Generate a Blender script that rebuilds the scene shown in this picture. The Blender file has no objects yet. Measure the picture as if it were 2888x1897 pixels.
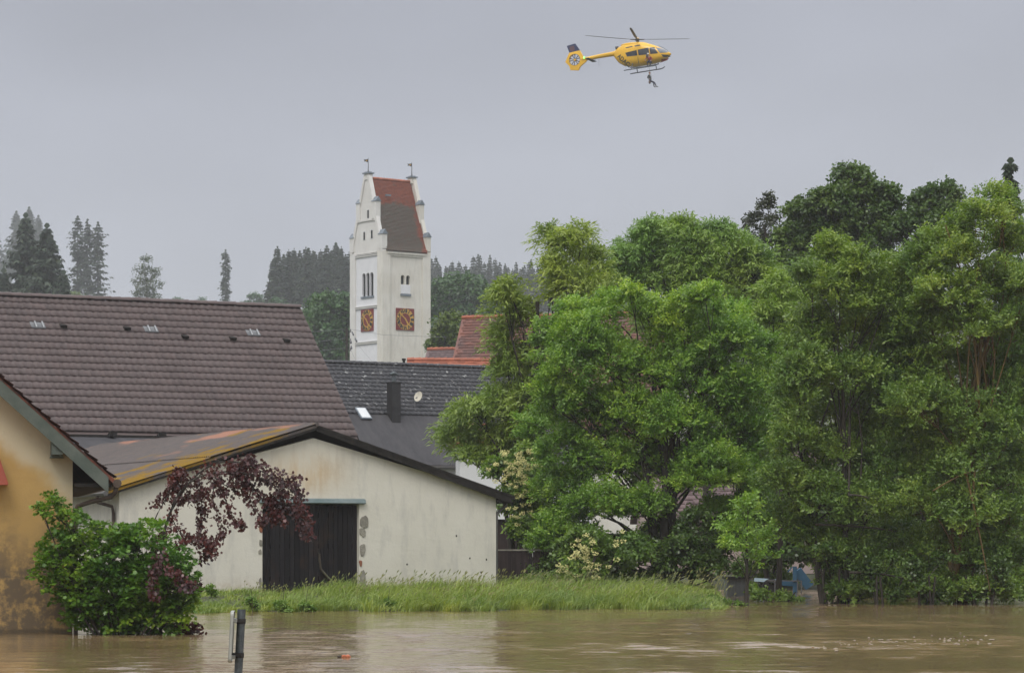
import bpy, bmesh, math, random
import numpy as np
from mathutils import Vector, Matrix

R = math.radians
scene = bpy.context.scene
col = scene.collection
random.seed(7)

# ------------------------------------------------------------------ camera, light, exposure
F = 8022.0          # focal length in photo pixels (100 mm on a 36 mm sensor, 2888 px wide)
HC = 1.7            # camera height over the flood water (water surface is z = 0)
YH = 1540.0         # photo row of the horizon
cam_data = bpy.data.cameras.new('camera')
cam_data.lens = 100.0
cam_data.sensor_width = 36.0
cam_data.sensor_fit = 'HORIZONTAL'
cam_data.shift_y = (YH - 948.5) / 2888.0
cam_data.clip_start = 0.5
cam_data.clip_end = 6000.0
cam = bpy.data.objects.new('camera', cam_data)
cam.location = (0, 0, HC)
cam.rotation_euler = (R(90), 0, 0)
col.objects.link(cam)
scene.camera = cam

SUN_EL, SUN_AZ = R(52), R(200)       # high, behind the camera and a little to the left
world = bpy.data.worlds.new('World')
scene.world = world
world.use_nodes = True
wt = world.node_tree
wt.nodes.clear()
def wn(t, **kw):
    n = wt.nodes.new(t)
    for k, v in kw.items(): setattr(n, k, v)
    return n
w_out = wn('ShaderNodeOutputWorld')
w_bg = wn('ShaderNodeBackground'); w_bg.inputs['Strength'].default_value = 1.0
w_sky = wn('ShaderNodeTexSky', sky_type='NISHITA', sun_disc=False, sun_elevation=SUN_EL, sun_rotation=SUN_AZ)
w_sky.air_density = 1.0; w_sky.dust_density = 4.0
w_hsv = wn('ShaderNodeHueSaturation'); w_hsv.inputs['Saturation'].default_value = 0.35; w_hsv.inputs['Value'].default_value = 0.06
wt.links.new(w_sky.outputs[0], w_hsv.inputs['Color'])
w_tc = wn('ShaderNodeTexCoord')
w_sep = wn('ShaderNodeSeparateXYZ')
wt.links.new(w_tc.outputs['Generated'], w_sep.inputs[0])
w_map = wn('ShaderNodeMapRange'); w_map.inputs['From Min'].default_value = 0.0; w_map.inputs['From Max'].default_value = 1.0
wt.links.new(w_sep.outputs['Z'], w_map.inputs['Value'])
w_ramp = wn('ShaderNodeValToRGB')     # overcast sky: flat grey low down, brighter towards the zenith
e = w_ramp.color_ramp.elements
e[0].position = 0.0; e[0].color = (0.525, 0.548, 0.612, 1)
e[1].position = 1.0; e[1].color = (1.90, 1.93, 2.0, 1)
x = w_ramp.color_ramp.elements.new(0.20); x.color = (0.420, 0.442, 0.522, 1)
x = w_ramp.color_ramp.elements.new(0.5); x.color = (1.25, 1.28, 1.35, 1)
wt.links.new(w_map.outputs[0], w_ramp.inputs[0])
w_noise = wn('ShaderNodeTexNoise'); w_noise.inputs['Scale'].default_value = 4.0; w_noise.inputs['Detail'].default_value = 3.0
w_nm = wn('ShaderNodeMapping'); w_nm.inputs['Scale'].default_value = (1, 1, 2.6)
wt.links.new(w_tc.outputs['Generated'], w_nm.inputs[0]); wt.links.new(w_nm.outputs[0], w_noise.inputs['Vector'])
w_nr = wn('ShaderNodeMapRange'); w_nr.inputs['From Min'].default_value = 0.3; w_nr.inputs['From Max'].default_value = 0.7
w_nr.inputs['To Min'].default_value = 0.86; w_nr.inputs['To Max'].default_value = 1.12
wt.links.new(w_noise.outputs[0], w_nr.inputs['Value'])
w_mul = wn('ShaderNodeMix', data_type='RGBA', blend_type='MULTIPLY'); w_mul.inputs[0].default_value = 1.0
wt.links.new(w_ramp.outputs[0], w_mul.inputs[6]); wt.links.new(w_nr.outputs[0], w_mul.inputs[7])
w_mix = wn('ShaderNodeMix', data_type='RGBA'); w_mix.inputs[0].default_value = 0.88
wt.links.new(w_hsv.outputs[0], w_mix.inputs[6]); wt.links.new(w_mul.outputs[2], w_mix.inputs[7])
wt.links.new(w_mix.outputs[2], w_bg.inputs[0]); wt.links.new(w_bg.outputs[0], w_out.inputs[0])

sun_d = bpy.data.lights.new('sun', 'SUN')
sun_d.energy = 1.5; sun_d.angle = R(25); sun_d.color = (1.0, 0.96, 0.90)
sun = bpy.data.objects.new('sun', sun_d)
# direction the light travels: from the south-west of the scene (behind the camera, left) downwards
sdir = Vector((math.cos(SUN_EL) * 0.35, math.cos(SUN_EL) * 0.94, -math.sin(SUN_EL)))
sun.rotation_euler = sdir.to_track_quat('-Z', 'Y').to_euler()
sun.location = (0, -20, 60)
col.objects.link(sun)

scene.view_settings.view_transform = 'Standard'
scene.view_settings.look = 'None'
scene.view_settings.gamma = 1.0
scene.view_settings.use_curve_mapping = False
scene.view_settings.exposure = 0.0
scene.render.engine = 'CYCLES'
scene.cycles.max_bounces = 10
scene.cycles.diffuse_bounces = 5
scene.cycles.glossy_bounces = 3
scene.cycles.transmission_bounces = 4
scene.cycles.volume_bounces = 1
scene.cycles.use_denoising = True

# ------------------------------------------------------------------ helpers
def P(px, py, d):
    return Vector(((px - 1444.0) / F * d, d, HC + (YH - py) / F * d))

def PX(v):
    return (1444.0 + v[0] / v[1] * F, YH - (v[2] - HC) / v[1] * F)

def tag(o, label=None, cat=None, group=None, kind=None):
    if label: o['label'] = label
    if cat: o['category'] = cat
    if group: o['group'] = group
    if kind: o['kind'] = kind
    return o

def thing(name, label, cat, loc=(0, 0, 0), rz=0.0, group=None):
    o = bpy.data.objects.new(name, None)
    o.empty_display_size = 0.3
    col.objects.link(o)
    o.location = loc
    o.rotation_euler = (0, 0, rz)
    return tag(o, label, cat, group)

def link(name, me, parent=None, loc=None):
    o = bpy.data.objects.new(name, me)
    col.objects.link(o)
    if parent is not None: o.parent = parent
    if loc is not None: o.location = loc
    return o

def np_mesh(name, V, faces_n, n_per, mat=None, smooth=False):
    """V (N,3); faces_n (M,n_per) int index array"""
    me = bpy.data.meshes.new(name)
    V = np.ascontiguousarray(V, dtype=np.float32)
    Fc = np.ascontiguousarray(faces_n, dtype=np.int32)
    me.vertices.add(len(V)); me.vertices.foreach_set('co', V.ravel())
    m = len(Fc)
    me.loops.add(m * n_per); me.loops.foreach_set('vertex_index', Fc.ravel())
    me.polygons.add(m)
    me.polygons.foreach_set('loop_start', np.arange(0, m * n_per, n_per, dtype=np.int32))
    if smooth: me.polygons.foreach_set('use_smooth', np.ones(m, dtype=bool))
    me.update(calc_edges=True)
    if mat: me.materials.append(mat)
    return me

class MB:
    def __init__(s):
        s.v = []; s.f = []; s.mi = []; s.cur = 0
    def add(s, vs, fs, M=None):
        b = len(s.v)
        if M is not None: vs = [M @ Vector(p) for p in vs]
        s.v.extend([tuple(p) for p in vs])
        for f in fs:
            s.f.append([b + i for i in f]); s.mi.append(s.cur)
        return s
    def box(s, x0, x1, y0, y1, z0, z1, M=None):
        vs = [(x0,y0,z0),(x1,y0,z0),(x1,y1,z0),(x0,y1,z0),(x0,y0,z1),(x1,y0,z1),(x1,y1,z1),(x0,y1,z1)]
        fs = [(0,3,2,1),(4,5,6,7),(0,1,5,4),(1,2,6,5),(2,3,7,6),(3,0,4,7)]
        return s.add(vs, fs, M)
    def prism(s, poly, axis, a, b, M=None):
        """extrude a 2-D polygon along axis ('x','y','z') between a and b"""
        def mk(p, t):
            if axis == 'y': return (p[0], t, p[1])
            if axis == 'x': return (t, p[0], p[1])
            return (p[0], p[1], t)
        n = len(poly)
        vs = [mk(p, a) for p in poly] + [mk(p, b) for p in poly]
        fs = [tuple(range(n)), tuple(range(2*n-1, n-1, -1))]
        for i in range(n):
            j = (i + 1) % n
            fs.append((i, i + n, j + n, j))
        return s.add(vs, fs, M)
    def tube(s, pts, rad, n=8, caps=True, M=None):
        pts = [Vector(p) for p in pts]
        if not hasattr(rad, '__len__'): rad = [rad] * len(pts)
        vs = []; fs = []
        up = None
        for i, p in enumerate(pts):
            t = (pts[min(i+1, len(pts)-1)] - pts[max(i-1, 0)])
            if t.length < 1e-9: t = Vector((0, 0, 1))
            t.normalize()
            if up is None:
                up = Vector((0, 0, 1)) if abs(t.z) < 0.9 else Vector((1, 0, 0))
            a = t.cross(up)
            if a.length < 1e-6: a = t.orthogonal()
            a.normalize()
            b = a.cross(t).normalized(); up = b
            for k in range(n):
                w = 2 * math.pi * k / n
                vs.append(p + (a * math.cos(w) + b * math.sin(w)) * rad[i])
        for i in range(len(pts) - 1):
            for k in range(n):
                k2 = (k + 1) % n
                fs.append((i*n+k, i*n+k2, (i+1)*n+k2, (i+1)*n+k))
        if caps:
            fs.append(tuple(range(n-1, -1, -1)))
            q = (len(pts)-1) * n
            fs.append(tuple(range(q, q+n)))
        return s.add(vs, fs, M)
    def ball(s, c, r, nu=10, nv=6, M=None):
        if not hasattr(r, '__len__'): r = (r, r, r)
        vs = [(c[0], c[1], c[2]-r[2])]; fs = []
        for j in range(1, nv):
            th = -math.pi/2 + math.pi*j/nv
            for i in range(nu):
                ph = 2*math.pi*i/nu
                vs.append((c[0]+r[0]*math.cos(th)*math.cos(ph), c[1]+r[1]*math.cos(th)*math.sin(ph), c[2]+r[2]*math.sin(th)))
        vs.append((c[0], c[1], c[2]+r[2]))
        for i in range(nu):
            fs.append((0, 1+(i+1)%nu, 1+i))
            q = 1+(nv-2)*nu
            fs.append((q+i, q+(i+1)%nu, len(vs)-1))
        for j in range(nv-2):
            for i in range(nu):
                a = 1+j*nu+i; b = 1+j*nu+(i+1)%nu
                fs.append((a, b, b+nu, a+nu))
        return s.add(vs, fs, M)
    def mesh(s, name, mats, smooth=False):
        me = bpy.data.meshes.new(name)
        me.from_pydata(s.v, [], s.f)
        if not isinstance(mats, (list, tuple)): mats = [mats]
        for m in mats: me.materials.append(m)
        if len(mats) > 1: me.polygons.foreach_set('material_index', s.mi)
        if smooth: me.polygons.foreach_set('use_smooth', [True]*len(me.polygons))
        me.update()
        bm = bmesh.new(); bm.from_mesh(me)
        bmesh.ops.recalc_face_normals(bm, faces=bm.faces)
        bm.to_mesh(me); bm.free()
        return me
    def build(s, name, mats, parent=None, smooth=False, bevel=0.0):
        o = link(name, s.mesh(name, mats, smooth), parent)
        if bevel > 0:
            b = o.modifiers.new('edge', 'BEVEL'); b.width = bevel; b.segments = 2; b.limit_method = 'ANGLE'
        return o

def ray_plane(px, py, p0, n):
    """hit of the view ray of photo pixel (px,py) with a world plane"""
    o = Vector((0, 0, HC)); d = Vector(((px-1444.0)/F, 1.0, (YH-py)/F))
    t = (Vector(p0) - o).dot(n) / d.dot(n)
    return o + d * t

# ------------------------------------------------------------------ materials
def c4(c): return tuple(c) + ((1.0,) if len(c) == 3 else ())
class G:
    def __init__(s, name):
        s.m = bpy.data.materials.new(name); s.m.use_nodes = True
        s.t = s.m.node_tree; s.t.nodes.clear()
        s.tc = None
    def n(s, typ, ins=None, **pr):
        nd = s.t.nodes.new(typ)
        for k, v in pr.items(): setattr(nd, k, v)
        for k, v in (ins or {}).items():
            i = nd.inputs[k]
            if isinstance(v, bpy.types.NodeSocket): s.t.links.new(v, i)
            elif isinstance(v, (tuple, list)) and len(v) == 3 and i.type == 'RGBA': i.default_value = c4(v)
            else: i.default_value = v
        return nd
    def co(s, which='Object'):
        if s.tc is None: s.tc = s.n('ShaderNodeTexCoord')
        return s.tc.outputs[which]
    def mapped(s, scale=(1,1,1), rot=(0,0,0), loc=(0,0,0), which='Object'):
        return s.n('ShaderNodeMapping', {0: s.co(which), 'Scale': scale, 'Rotation': rot, 'Location': loc}).outputs[0]
    def noise(s, scale=5.0, detail=5.0, rough=0.55, vec=None, dist=0.0):
        return s.n('ShaderNodeTexNoise', {'Vector': vec if vec is not None else s.co(), 'Scale': scale, 'Detail': detail, 'Roughness': rough, 'Distortion': dist}).outputs[0]
    def rng(s, v, a, b, c=0.0, d=1.0, smooth=False):
        return s.n('ShaderNodeMapRange', {'Value': v, 'From Min': a, 'From Max': b, 'To Min': c, 'To Max': d}, interpolation_type='SMOOTHSTEP' if smooth else 'LINEAR').outputs[0]
    def math(s, op, a, b=0.0, clamp=False):
        return s.n('ShaderNodeMath', {0: a, 1: b}, operation=op, use_clamp=clamp).outputs[0]
    def mix(s, f, a, b, blend='MIX'):
        nd = s.n('ShaderNodeMix', None, data_type='RGBA', blend_type=blend)
        for i, v in ((0, f), (6, a), (7, b)):
            if isinstance(v, bpy.types.NodeSocket): s.t.links.new(v, nd.inputs[i])
            elif i == 0: nd.inputs[0].default_value = v
            else: nd.inputs[i].default_value = c4(v) if hasattr(v, '__len__') else (v, v, v, 1)
        return nd.outputs[2]
    def xyz(s, which='Object'):
        return s.n('ShaderNodeSeparateXYZ', {0: s.co(which)}).outputs
    def bump(s, h, strength=0.3, dist=0.02, normal=None):
        ins = {'Height': h, 'Strength': strength, 'Distance': dist}
        if normal is not None: ins['Normal'] = normal
        return s.n('ShaderNodeBump', ins).outputs[0]
    def done(s, color, rough=0.7, normal=None, metal=0.0, spec=0.4, emit=None, emit_s=0.0):
        ins = {'Base Color': color, 'Roughness': rough, 'Metallic': metal, 'Specular IOR Level': spec}
        if normal is not None: ins['Normal'] = normal
        if emit is not None: ins['Emission Color'] = emit; ins['Emission Strength'] = emit_s
        b = s.n('ShaderNodeBsdfPrincipled', ins)
        s.n('ShaderNodeOutputMaterial', {0: b.outputs[0]})
        return s.m

def simple(name, c1, c2=None, scale=4.0, rough=0.7, bump=0.25, bdist=0.01, stretch=(1,1,1), metal=0.0, rand=0.0, island=0.0, spec=0.4):
    g = G(name)
    c2 = c2 or tuple(v*0.7 for v in c1)
    v = g.mapped(stretch)
    n1 = g.noise(scale, 6, 0.6, v)
    cc = g.mix(g.rng(n1, 0.35, 0.65), c1, c2)
    if rand: cc = g.mix(1.0, cc, g.rng(g.n('ShaderNodeObjectInfo').outputs['Random'], 0, 1, 1-rand, 1+rand), 'MULTIPLY')
    if island: cc = g.mix(1.0, cc, g.rng(g.n('ShaderNodeNewGeometry').outputs['Random Per Island'], 0, 1, 1-island, 1+island), 'MULTIPLY')
    nb = g.noise(scale*6, 4, 0.6, v)
    return g.done(cc, rough, g.bump(nb, bump, bdist) if bump else None, metal, spec)

def leaf_mat(name, dark, mid, light, transl=0.33, rough=0.38, nscale=1.0, spec=0.5):
    g = G(name)
    isl = g.n('ShaderNodeNewGeometry').outputs['Random Per Island']
    n1 = g.noise(nscale, 3, 0.6)
    f = g.math('ADD', g.math('MULTIPLY', isl, 0.42), g.rng(n1, 0.32, 0.68, -0.12, 0.68))
    cc = g.mix(g.rng(f, 0.0, 0.55), dark, mid)
    cc = g.mix(g.rng(f, 0.55, 1.05), cc, light)
    hue = g.noise(nscale*0.32, 3, 0.6, g.mapped(loc=(11, 5, 2)))      # whole boughs lean blue-green or yellow-green
    cc = g.mix(1.0, cc, g.mix(g.rng(hue, 0.36, 0.64), (0.80, 0.92, 1.00), (1.12, 1.09, 0.88)), 'MULTIPLY')
    p = g.n('ShaderNodeBsdfPrincipled', {'Base Color': cc, 'Roughness': rough, 'Specular IOR Level': spec})
    tcol = g.mix(1.0, cc, (1.25, 1.35, 0.6), 'MULTIPLY')
    t = g.n('ShaderNodeBsdfTranslucent', {'Color': tcol})
    ms = g.n('ShaderNodeMixShader', {0: transl, 1: p.outputs[0], 2: t.outputs[0]})
    g.n('ShaderNodeOutputMaterial', {0: ms.outputs[0]})
    return g.m

M = {}
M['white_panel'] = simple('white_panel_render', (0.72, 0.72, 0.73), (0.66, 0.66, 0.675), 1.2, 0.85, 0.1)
M['cream_render'] = None
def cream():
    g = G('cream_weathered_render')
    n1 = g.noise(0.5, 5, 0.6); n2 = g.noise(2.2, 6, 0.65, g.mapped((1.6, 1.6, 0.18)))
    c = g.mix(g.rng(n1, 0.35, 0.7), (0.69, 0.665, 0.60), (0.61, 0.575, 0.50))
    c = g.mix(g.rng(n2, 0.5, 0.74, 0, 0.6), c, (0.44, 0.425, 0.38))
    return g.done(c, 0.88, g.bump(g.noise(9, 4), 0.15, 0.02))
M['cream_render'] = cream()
def pier_w():
    g = G('weathered_white_render')
    n2 = g.noise(1.8, 6, 0.65, g.mapped((1.6, 1.6, 0.2)))
    c = g.mix(g.rng(g.noise(0.7, 4), 0.35, 0.7), (0.69, 0.675, 0.64), (0.61, 0.59, 0.555))
    c = g.mix(g.rng(n2, 0.5, 0.75, 0, 0.5), c, (0.50, 0.49, 0.48))
    return g.done(c, 0.88, g.bump(g.noise(9, 4), 0.15, 0.02))
M['pier'] = pier_w()
M['slate'] = simple('blue_grey_slate', (0.13, 0.16, 0.19), (0.20, 0.23, 0.26), 2.5, 0.5, 0.3)
M['dark_void'] = simple('dark_opening', (0.012, 0.014, 0.016), (0.02, 0.022, 0.024), 3, 0.9, 0)
M['black_iron'] = simple('black_iron', (0.03, 0.032, 0.035), (0.05, 0.05, 0.05), 6, 0.5, 0.1, metal=0.3)
M['gold'] = simple('gilded_ochre', (0.62, 0.36, 0.06), (0.50, 0.28, 0.05), 5, 0.45, 0.1, metal=0.15)
M['dial_red'] = simple('oxblood_paint', (0.20, 0.022, 0.020), (0.15, 0.018, 0.018), 4, 0.6, 0.1)
M['dial_black'] = simple('black_paint', (0.012, 0.014, 0.014), (0.02, 0.02, 0.02), 4, 0.5, 0)

def church_tiles():
    g = G('weathered_red_plain_tiles')
    isl = g.n('ShaderNodeNewGeometry').outputs['Random Per Island']
    X, Y, Z = g.xyz()
    n1 = g.noise(1.1, 6, 0.7, g.mapped((1, 1, .55))); n2 = g.noise(2.5, 4, 0.6)
    red = g.mix(isl, (0.36, 0.100, 0.052), (0.25, 0.072, 0.044))
    grey = g.mix(n2, (0.120, 0.118, 0.092), (0.165, 0.125, 0.10))
    # lichen sheet in the middle of the slope, ragged by noise (root origin is on the ground, eave 31.3, ridge 39.3)
    up = g.rng(Z, 31.0, 39.3, 0, 1)
    fz = g.math('MULTIPLY', g.rng(up, -0.12, 0.14, 0.1, 1, True), g.rng(up, 0.60, 0.86, 1, 0, True))
    fx = g.math('MULTIPLY', g.rng(X, -3.0, -2.2, 0.55, 1), g.rng(X, 1.5, 2.9, 1, 0.0))
    f = g.math('ADD', g.math('MULTIPLY', g.math('MULTIPLY', fz, fx), 1.15), g.rng(n1, 0.3, 0.7, -0.6, 0.5))
    c = g.mix(g.rng(f, 0.18, 0.72), red, grey)
    c = g.mix(g.rng(n2, 0.3, 0.8, 0, 0.45), c, (0.13, 0.06, 0.045))
    return g.done(c, 0.75, g.bump(g.noise(14, 3), 0.2, 0.01))
M['church_tiles'] = church_tiles()

def brown_tiles(name, rand):
    g = G(name)
    isl = (g.n('ShaderNodeObjectInfo').outputs['Random'] if rand else g.n('ShaderNodeNewGeometry').outputs['Random Per Island'])
    geo = g.n('ShaderNodeNewGeometry').outputs['Position']
    n1 = g.noise(0.45, 5, 0.6, geo); n2 = g.noise(7, 5, 0.65, geo)
    c = g.mix(isl, (0.112, 0.080, 0.075), (0.084, 0.062, 0.059))
    c = g.mix(g.rng(n1, 0.35, 0.7, 0, 0.5), c, (0.128, 0.098, 0.093))
    c = g.mix(g.rng(n2, 0.5, 0.8, 0, 0.5), c, (0.075, 0.062, 0.058))
    return g.done(c, 0.58, g.bump(n2, 0.25, 0.01), spec=0.4)
M['brown_tile'] = brown_tiles('brown_concrete_tile', True)
M['brown_tile_field'] = brown_tiles('brown_concrete_tile_field', False)

def slate_tiles(name, rand):
    g = G(name)
    isl = (g.n('ShaderNodeObjectInfo').outputs['Random'] if rand else g.n('ShaderNodeNewGeometry').outputs['Random Per Island'])
    geo = g.n('ShaderNodeNewGeometry').outputs['Position']
    n1 = g.noise(0.6, 5, 0.6, geo); n2 = g.noise(4.5, 3, 0.5, geo); n3 = g.noise(1.1, 3, 0.5, geo)
    c = g.mix(isl, (0.050, 0.050, 0.056), (0.036, 0.037, 0.043))
    c = g.mix(g.rng(n1, 0.35, 0.7, 0, 0.5), c, (0.062, 0.062, 0.066))
    sp = g.math('MULTIPLY', g.rng(n2, 0.615, 0.665), g.rng(n3, 0.38, 0.6))
    c = g.mix(sp, c, (0.34, 0.34, 0.33))
    return g.done(c, 0.6, g.bump(n2, 0.2, 0.01), spec=0.4)
M['grey_tile'] = slate_tiles('dark_grey_lichened_tile', True)
M['grey_tile_field'] = slate_tiles('dark_grey_lichened_tile_field', False)

def bitumen():
    g = G('dark_grey_roofing_felt')
    n1 = g.noise(0.7, 6, 0.7, g.mapped((1.6, .5, .5))); n2 = g.noise(3.5, 6, 0.7)
    c = g.mix(g.rng(n1, 0.35, 0.65), (0.074, 0.071, 0.075), (0.040, 0.039, 0.043))
    c = g.mix(g.rng(n2, 0.55, 0.8, 0, 0.5), c, (0.085, 0.083, 0.085))
    return g.done(c, 0.75, g.bump(n2, 0.3, 0.02), spec=0.15)
M['bitumen'] = bitumen()

def mossy():
    g = G('lichen_covered_fibre_cement')
    X, Y, Z = g.xyz()
    n1 = g.noise(0.9, 6, 0.65); n2 = g.noise(3.4, 6, 0.7); n3 = g.noise(0.5, 4, 0.5, g.mapped((1, .35, 1), loc=(7, 3, 1)))
    c = g.mix(g.rng(n2, 0.35, 0.7), (0.090, 0.080, 0.078), (0.135, 0.112, 0.102))
    c = g.mix(g.rng(n3, 0.57, 0.64), c, (0.30, 0.155, 0.11))
    edge = g.math('MULTIPLY', g.rng(Y, 0.0, 9.0, 1, 0.15), g.rng(X, -6.2, -0.8, 1.0, 0.45))
    f = g.math('ADD', g.rng(n1, 0.3, 0.7, -0.28, 0.5), g.math('MULTIPLY', edge, 0.62))
    moss = g.mix(n2, (0.28, 0.150, 0.018), (0.15, 0.105, 0.020))
    c = g.mix(g.rng(f, 0.42, 0.62), c, moss)
    c = g.mix(g.rng(n2, 0.58, 0.8, 0, .7), c, (0.10, 0.075, 0.035))
    return g.done(c, 0.9, g.bump(g.math('ADD', n2, n1), 0.6, 0.03), spec=0.12)
M['mossy'] = mossy()

def barn_wall():
    g = G('dirty_white_limewashed_masonry')
    X, Y, Z = g.xyz()
    n1 = g.noise(0.55, 5, 0.6); n2 = g.noise(1.6, 6, 0.65, g.mapped((1.8, 1.8, 0.45))); n3 = g.noise(6, 6, 0.65)
    c = g.mix(g.rng(n1, 0.35, 0.7), (0.68, 0.65, 0.565), (0.61, 0.58, 0.495))
    c = g.mix(g.rng(n2, 0.5, 0.76, 0, 0.6), c, (0.40, 0.39, 0.365))
    ox = g.math('MULTIPLY', g.rng(g.math('ABSOLUTE', g.math('ADD', X, 0.25)), 0.0, 1.9, 1, 0, True), g.rng(g.math('ABSOLUTE', g.math('SUBTRACT', Z, 3.45)), 0.0, 1.0, 1, 0, True))
    c = g.mix(g.math('MULTIPLY', ox, g.rng(n2, 0.35, 0.62, 0.1, 0.75)), c, (0.58, 0.40, 0.20))
    low = g.math('MULTIPLY', g.rng(Z, 0.0, 0.55, 1, 0), g.rng(n3, 0.35, 0.65))
    c = g.mix(g.math('MULTIPLY', low, 0.7), c, (0.40, 0.30, 0.20))
    spots = g.math('MULTIPLY', g.rng(n3, 0.68, 0.73), g.rng(n1, 0.45, 0.6))
    c = g.mix(g.math('MULTIPLY', spots, 0.6), c, (0.20, 0.19, 0.17))
    wv = g.n('ShaderNodeTexWave', {'Vector': g.mapped((0.02, 0.02, 1)), 'Scale': 2.1, 'Distortion': 3.0, 'Detail': 4.0, 'Detail Scale': 3.0}, bands_direction='Z').outputs[1]
    h = g.math('ADD', g.math('MULTIPLY', wv, g.rng(n2, 0.35, 0.7, 0.0, 0.07)), g.math('MULTIPLY', n3, 1.1))
    return g.done(c, 0.9, g.bump(h, 0.5, 0.018))
M['barn_wall'] = barn_wall()

def ochre_wall():
    g = G('ochre_plaster_with_mould')
    X, Y, Z = g.xyz()
    n1 = g.noise(0.9, 5, 0.6); n2 = g.noise(3.2, 7, 0.7); n3 = g.noise(28, 3, 0.6)
    c = g.mix(g.rng(n1, 0.35, 0.7), (0.50, 0.325, 0.115), (0.43, 0.275, 0.098))
    c = g.mix(g.rng(n2, 0.5, 0.75, 0, 0.5), c, (0.40, 0.26, 0.10))
    # a broad sweep of pale undercoat follows the roof edge
    dist = g.math('ADD', g.math('MULTIPLY', g.math('ADD', X, 0.0), 0.665), g.math('MULTIPLY', g.math('SUBTRACT', Z, 3.48), 0.747))
    band = g.math('ADD', dist, g.rng(n1, 0.3, 0.7, -0.22, 0.22))
    c = g.mix(g.rng(band, -0.95, -0.5, 0, 1, True), c, (0.58, 0.50, 0.34))
    # mould rising from the flood line
    zz = g.math('ADD', Z, g.rng(n1, 0.3, 0.7, -0.55, 0.55))
    mould = g.math('MULTIPLY', g.rng(zz, 1.1, 2.5, 1, 0, True), g.rng(n2, 0.33, 0.52))
    c = g.mix(g.math('MULTIPLY', mould, 0.92), c, (0.105, 0.082, 0.058))
    wet = g.rng(Z, 0.06, 0.12, 1, 0)
    c = g.mix(g.math('MULTIPLY', wet, 0.8), c, (0.08, 0.06, 0.035))
    return g.done(c, 0.92, g.bump(n3, 0.6, 0.012))
M['ochre_wall'] = ochre_wall()

def plank_mat(name, c1, c2, c3):
    g = G(name)
    rnd = g.n('ShaderNodeObjectInfo').outputs['Random']
    geo = g.n('ShaderNodeNewGeometry').outputs['Position']
    mp = g.n('ShaderNodeMapping', {0: geo, 'Scale': (1, 1, 0.08)}).outputs[0]
    n1 = g.noise(18, 6, 0.65, mp); n2 = g.noise(1.7, 5, 0.65, geo)
    c = g.mix(g.rng(n1, 0.35, 0.7), c1, c2)
    c = g.mix(g.math('MULTIPLY', g.rng(n2, 0.55, 0.75), 0.6), c, c3)
    c = g.mix(1.0, c, g.rng(rnd, 0, 1, 0.72, 1.35), 'MULTIPLY')
    return g.done(c, 0.85, g.bump(n1, 0.5, 0.008), spec=0.12)
M['dark_plank'] = plank_mat('tarred_black_boards', (0.011, 0.010, 0.012), (0.019, 0.018, 0.019), (0.055, 0.032, 0.022))
M['fence_plank'] = plank_mat('dark_brown_boards', (0.030, 0.022, 0.022), (0.045, 0.034, 0.033), (0.06, 0.045, 0.035))
M['green_board'] = simple('weathered_green_grey_paint', (0.070, 0.090, 0.075), (0.115, 0.132, 0.112), 3, 0.8, 0.3, stretch=(1,1,1))
M['green_metal'] = simple('green_grey_painted_metal', (0.115, 0.165, 0.165), (0.19, 0.235, 0.235), 2.5, 0.5, 0.1)
M['red_tile'] = simple('dark_red_clay_tile', (0.15, 0.047, 0.028), (0.060, 0.033, 0.026), 5, 0.8, 0.4, 0.02, rand=0.35)
M['ridge_red'] = simple('red_painted_canopy', (0.36, 0.085, 0.05), (0.30, 0.07, 0.045), 4, 0.6, 0.1)
M['rust_pipe'] = simple('rusty_brown_pipe', (0.060, 0.043, 0.036), (0.11, 0.08, 0.06), 6, 0.5, 0.2, metal=0.2)
M['grey_pipe'] = simple('zinc_grey_pipe', (0.115, 0.115, 0.115), (0.16, 0.145, 0.13), 5, 0.45, 0.15, metal=0.4)
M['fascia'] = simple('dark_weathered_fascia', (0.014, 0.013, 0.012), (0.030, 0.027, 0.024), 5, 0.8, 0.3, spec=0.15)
M['stone'] = simple('rough_grey_stone', (0.32, 0.30, 0.245), (0.21, 0.195, 0.165), 5, 0.9, 0.7, 0.03, rand=0.2)
M['brick'] = simple('bare_red_brick', (0.26, 0.10, 0.055), (0.20, 0.085, 0.05), 6, 0.9, 0.6, 0.02, rand=0.25)
M['white_wall'] = simple('plain_white_wall', (0.72, 0.72, 0.71), (0.66, 0.66, 0.65), 1.5, 0.85, 0.1)
M['pink_wall'] = simple('pale_pink_wall', (0.52, 0.40, 0.36), (0.46, 0.36, 0.33), 1.2, 0.85, 0.1)
M['orange_roof'] = simple('bright_orange_tiles', (0.40, 0.125, 0.065), (0.30, 0.10, 0.06), 3, 0.7, 0.4, 0.03, stretch=(1,1,4), island=0.2)
M['red_roof'] = simple('old_red_brown_tiles', (0.225, 0.092, 0.066), (0.135, 0.080, 0.074), 0.9, 0.7, 0.4, 0.03, island=0.22)
M['mauve_roof'] = simple('mauve_brown_tiles', (0.155, 0.105, 0.105), (0.13, 0.09, 0.09), 1.5, 0.7, 0.4, 0.03, island=0.2)
M['glass_tile'] = simple('translucent_glass_tile', (0.17, 0.175, 0.185), (0.22, 0.225, 0.23), 4, 0.35, 0, spec=0.4)
M['glass_rib'] = simple('pale_glass_rib', (0.34, 0.35, 0.36), (0.28, 0.29, 0.30), 4, 0.4, 0)
M['skylight_glass'] = simple('pale_skylight_glass', (0.55, 0.57, 0.58), (0.62, 0.64, 0.64), 2, 0.08, 0, spec=0.9)
M['chimney_clad'] = simple('black_chimney_cladding', (0.016, 0.015, 0.016), (0.026, 0.025, 0.025), 3, 0.4, 0.2)
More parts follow.
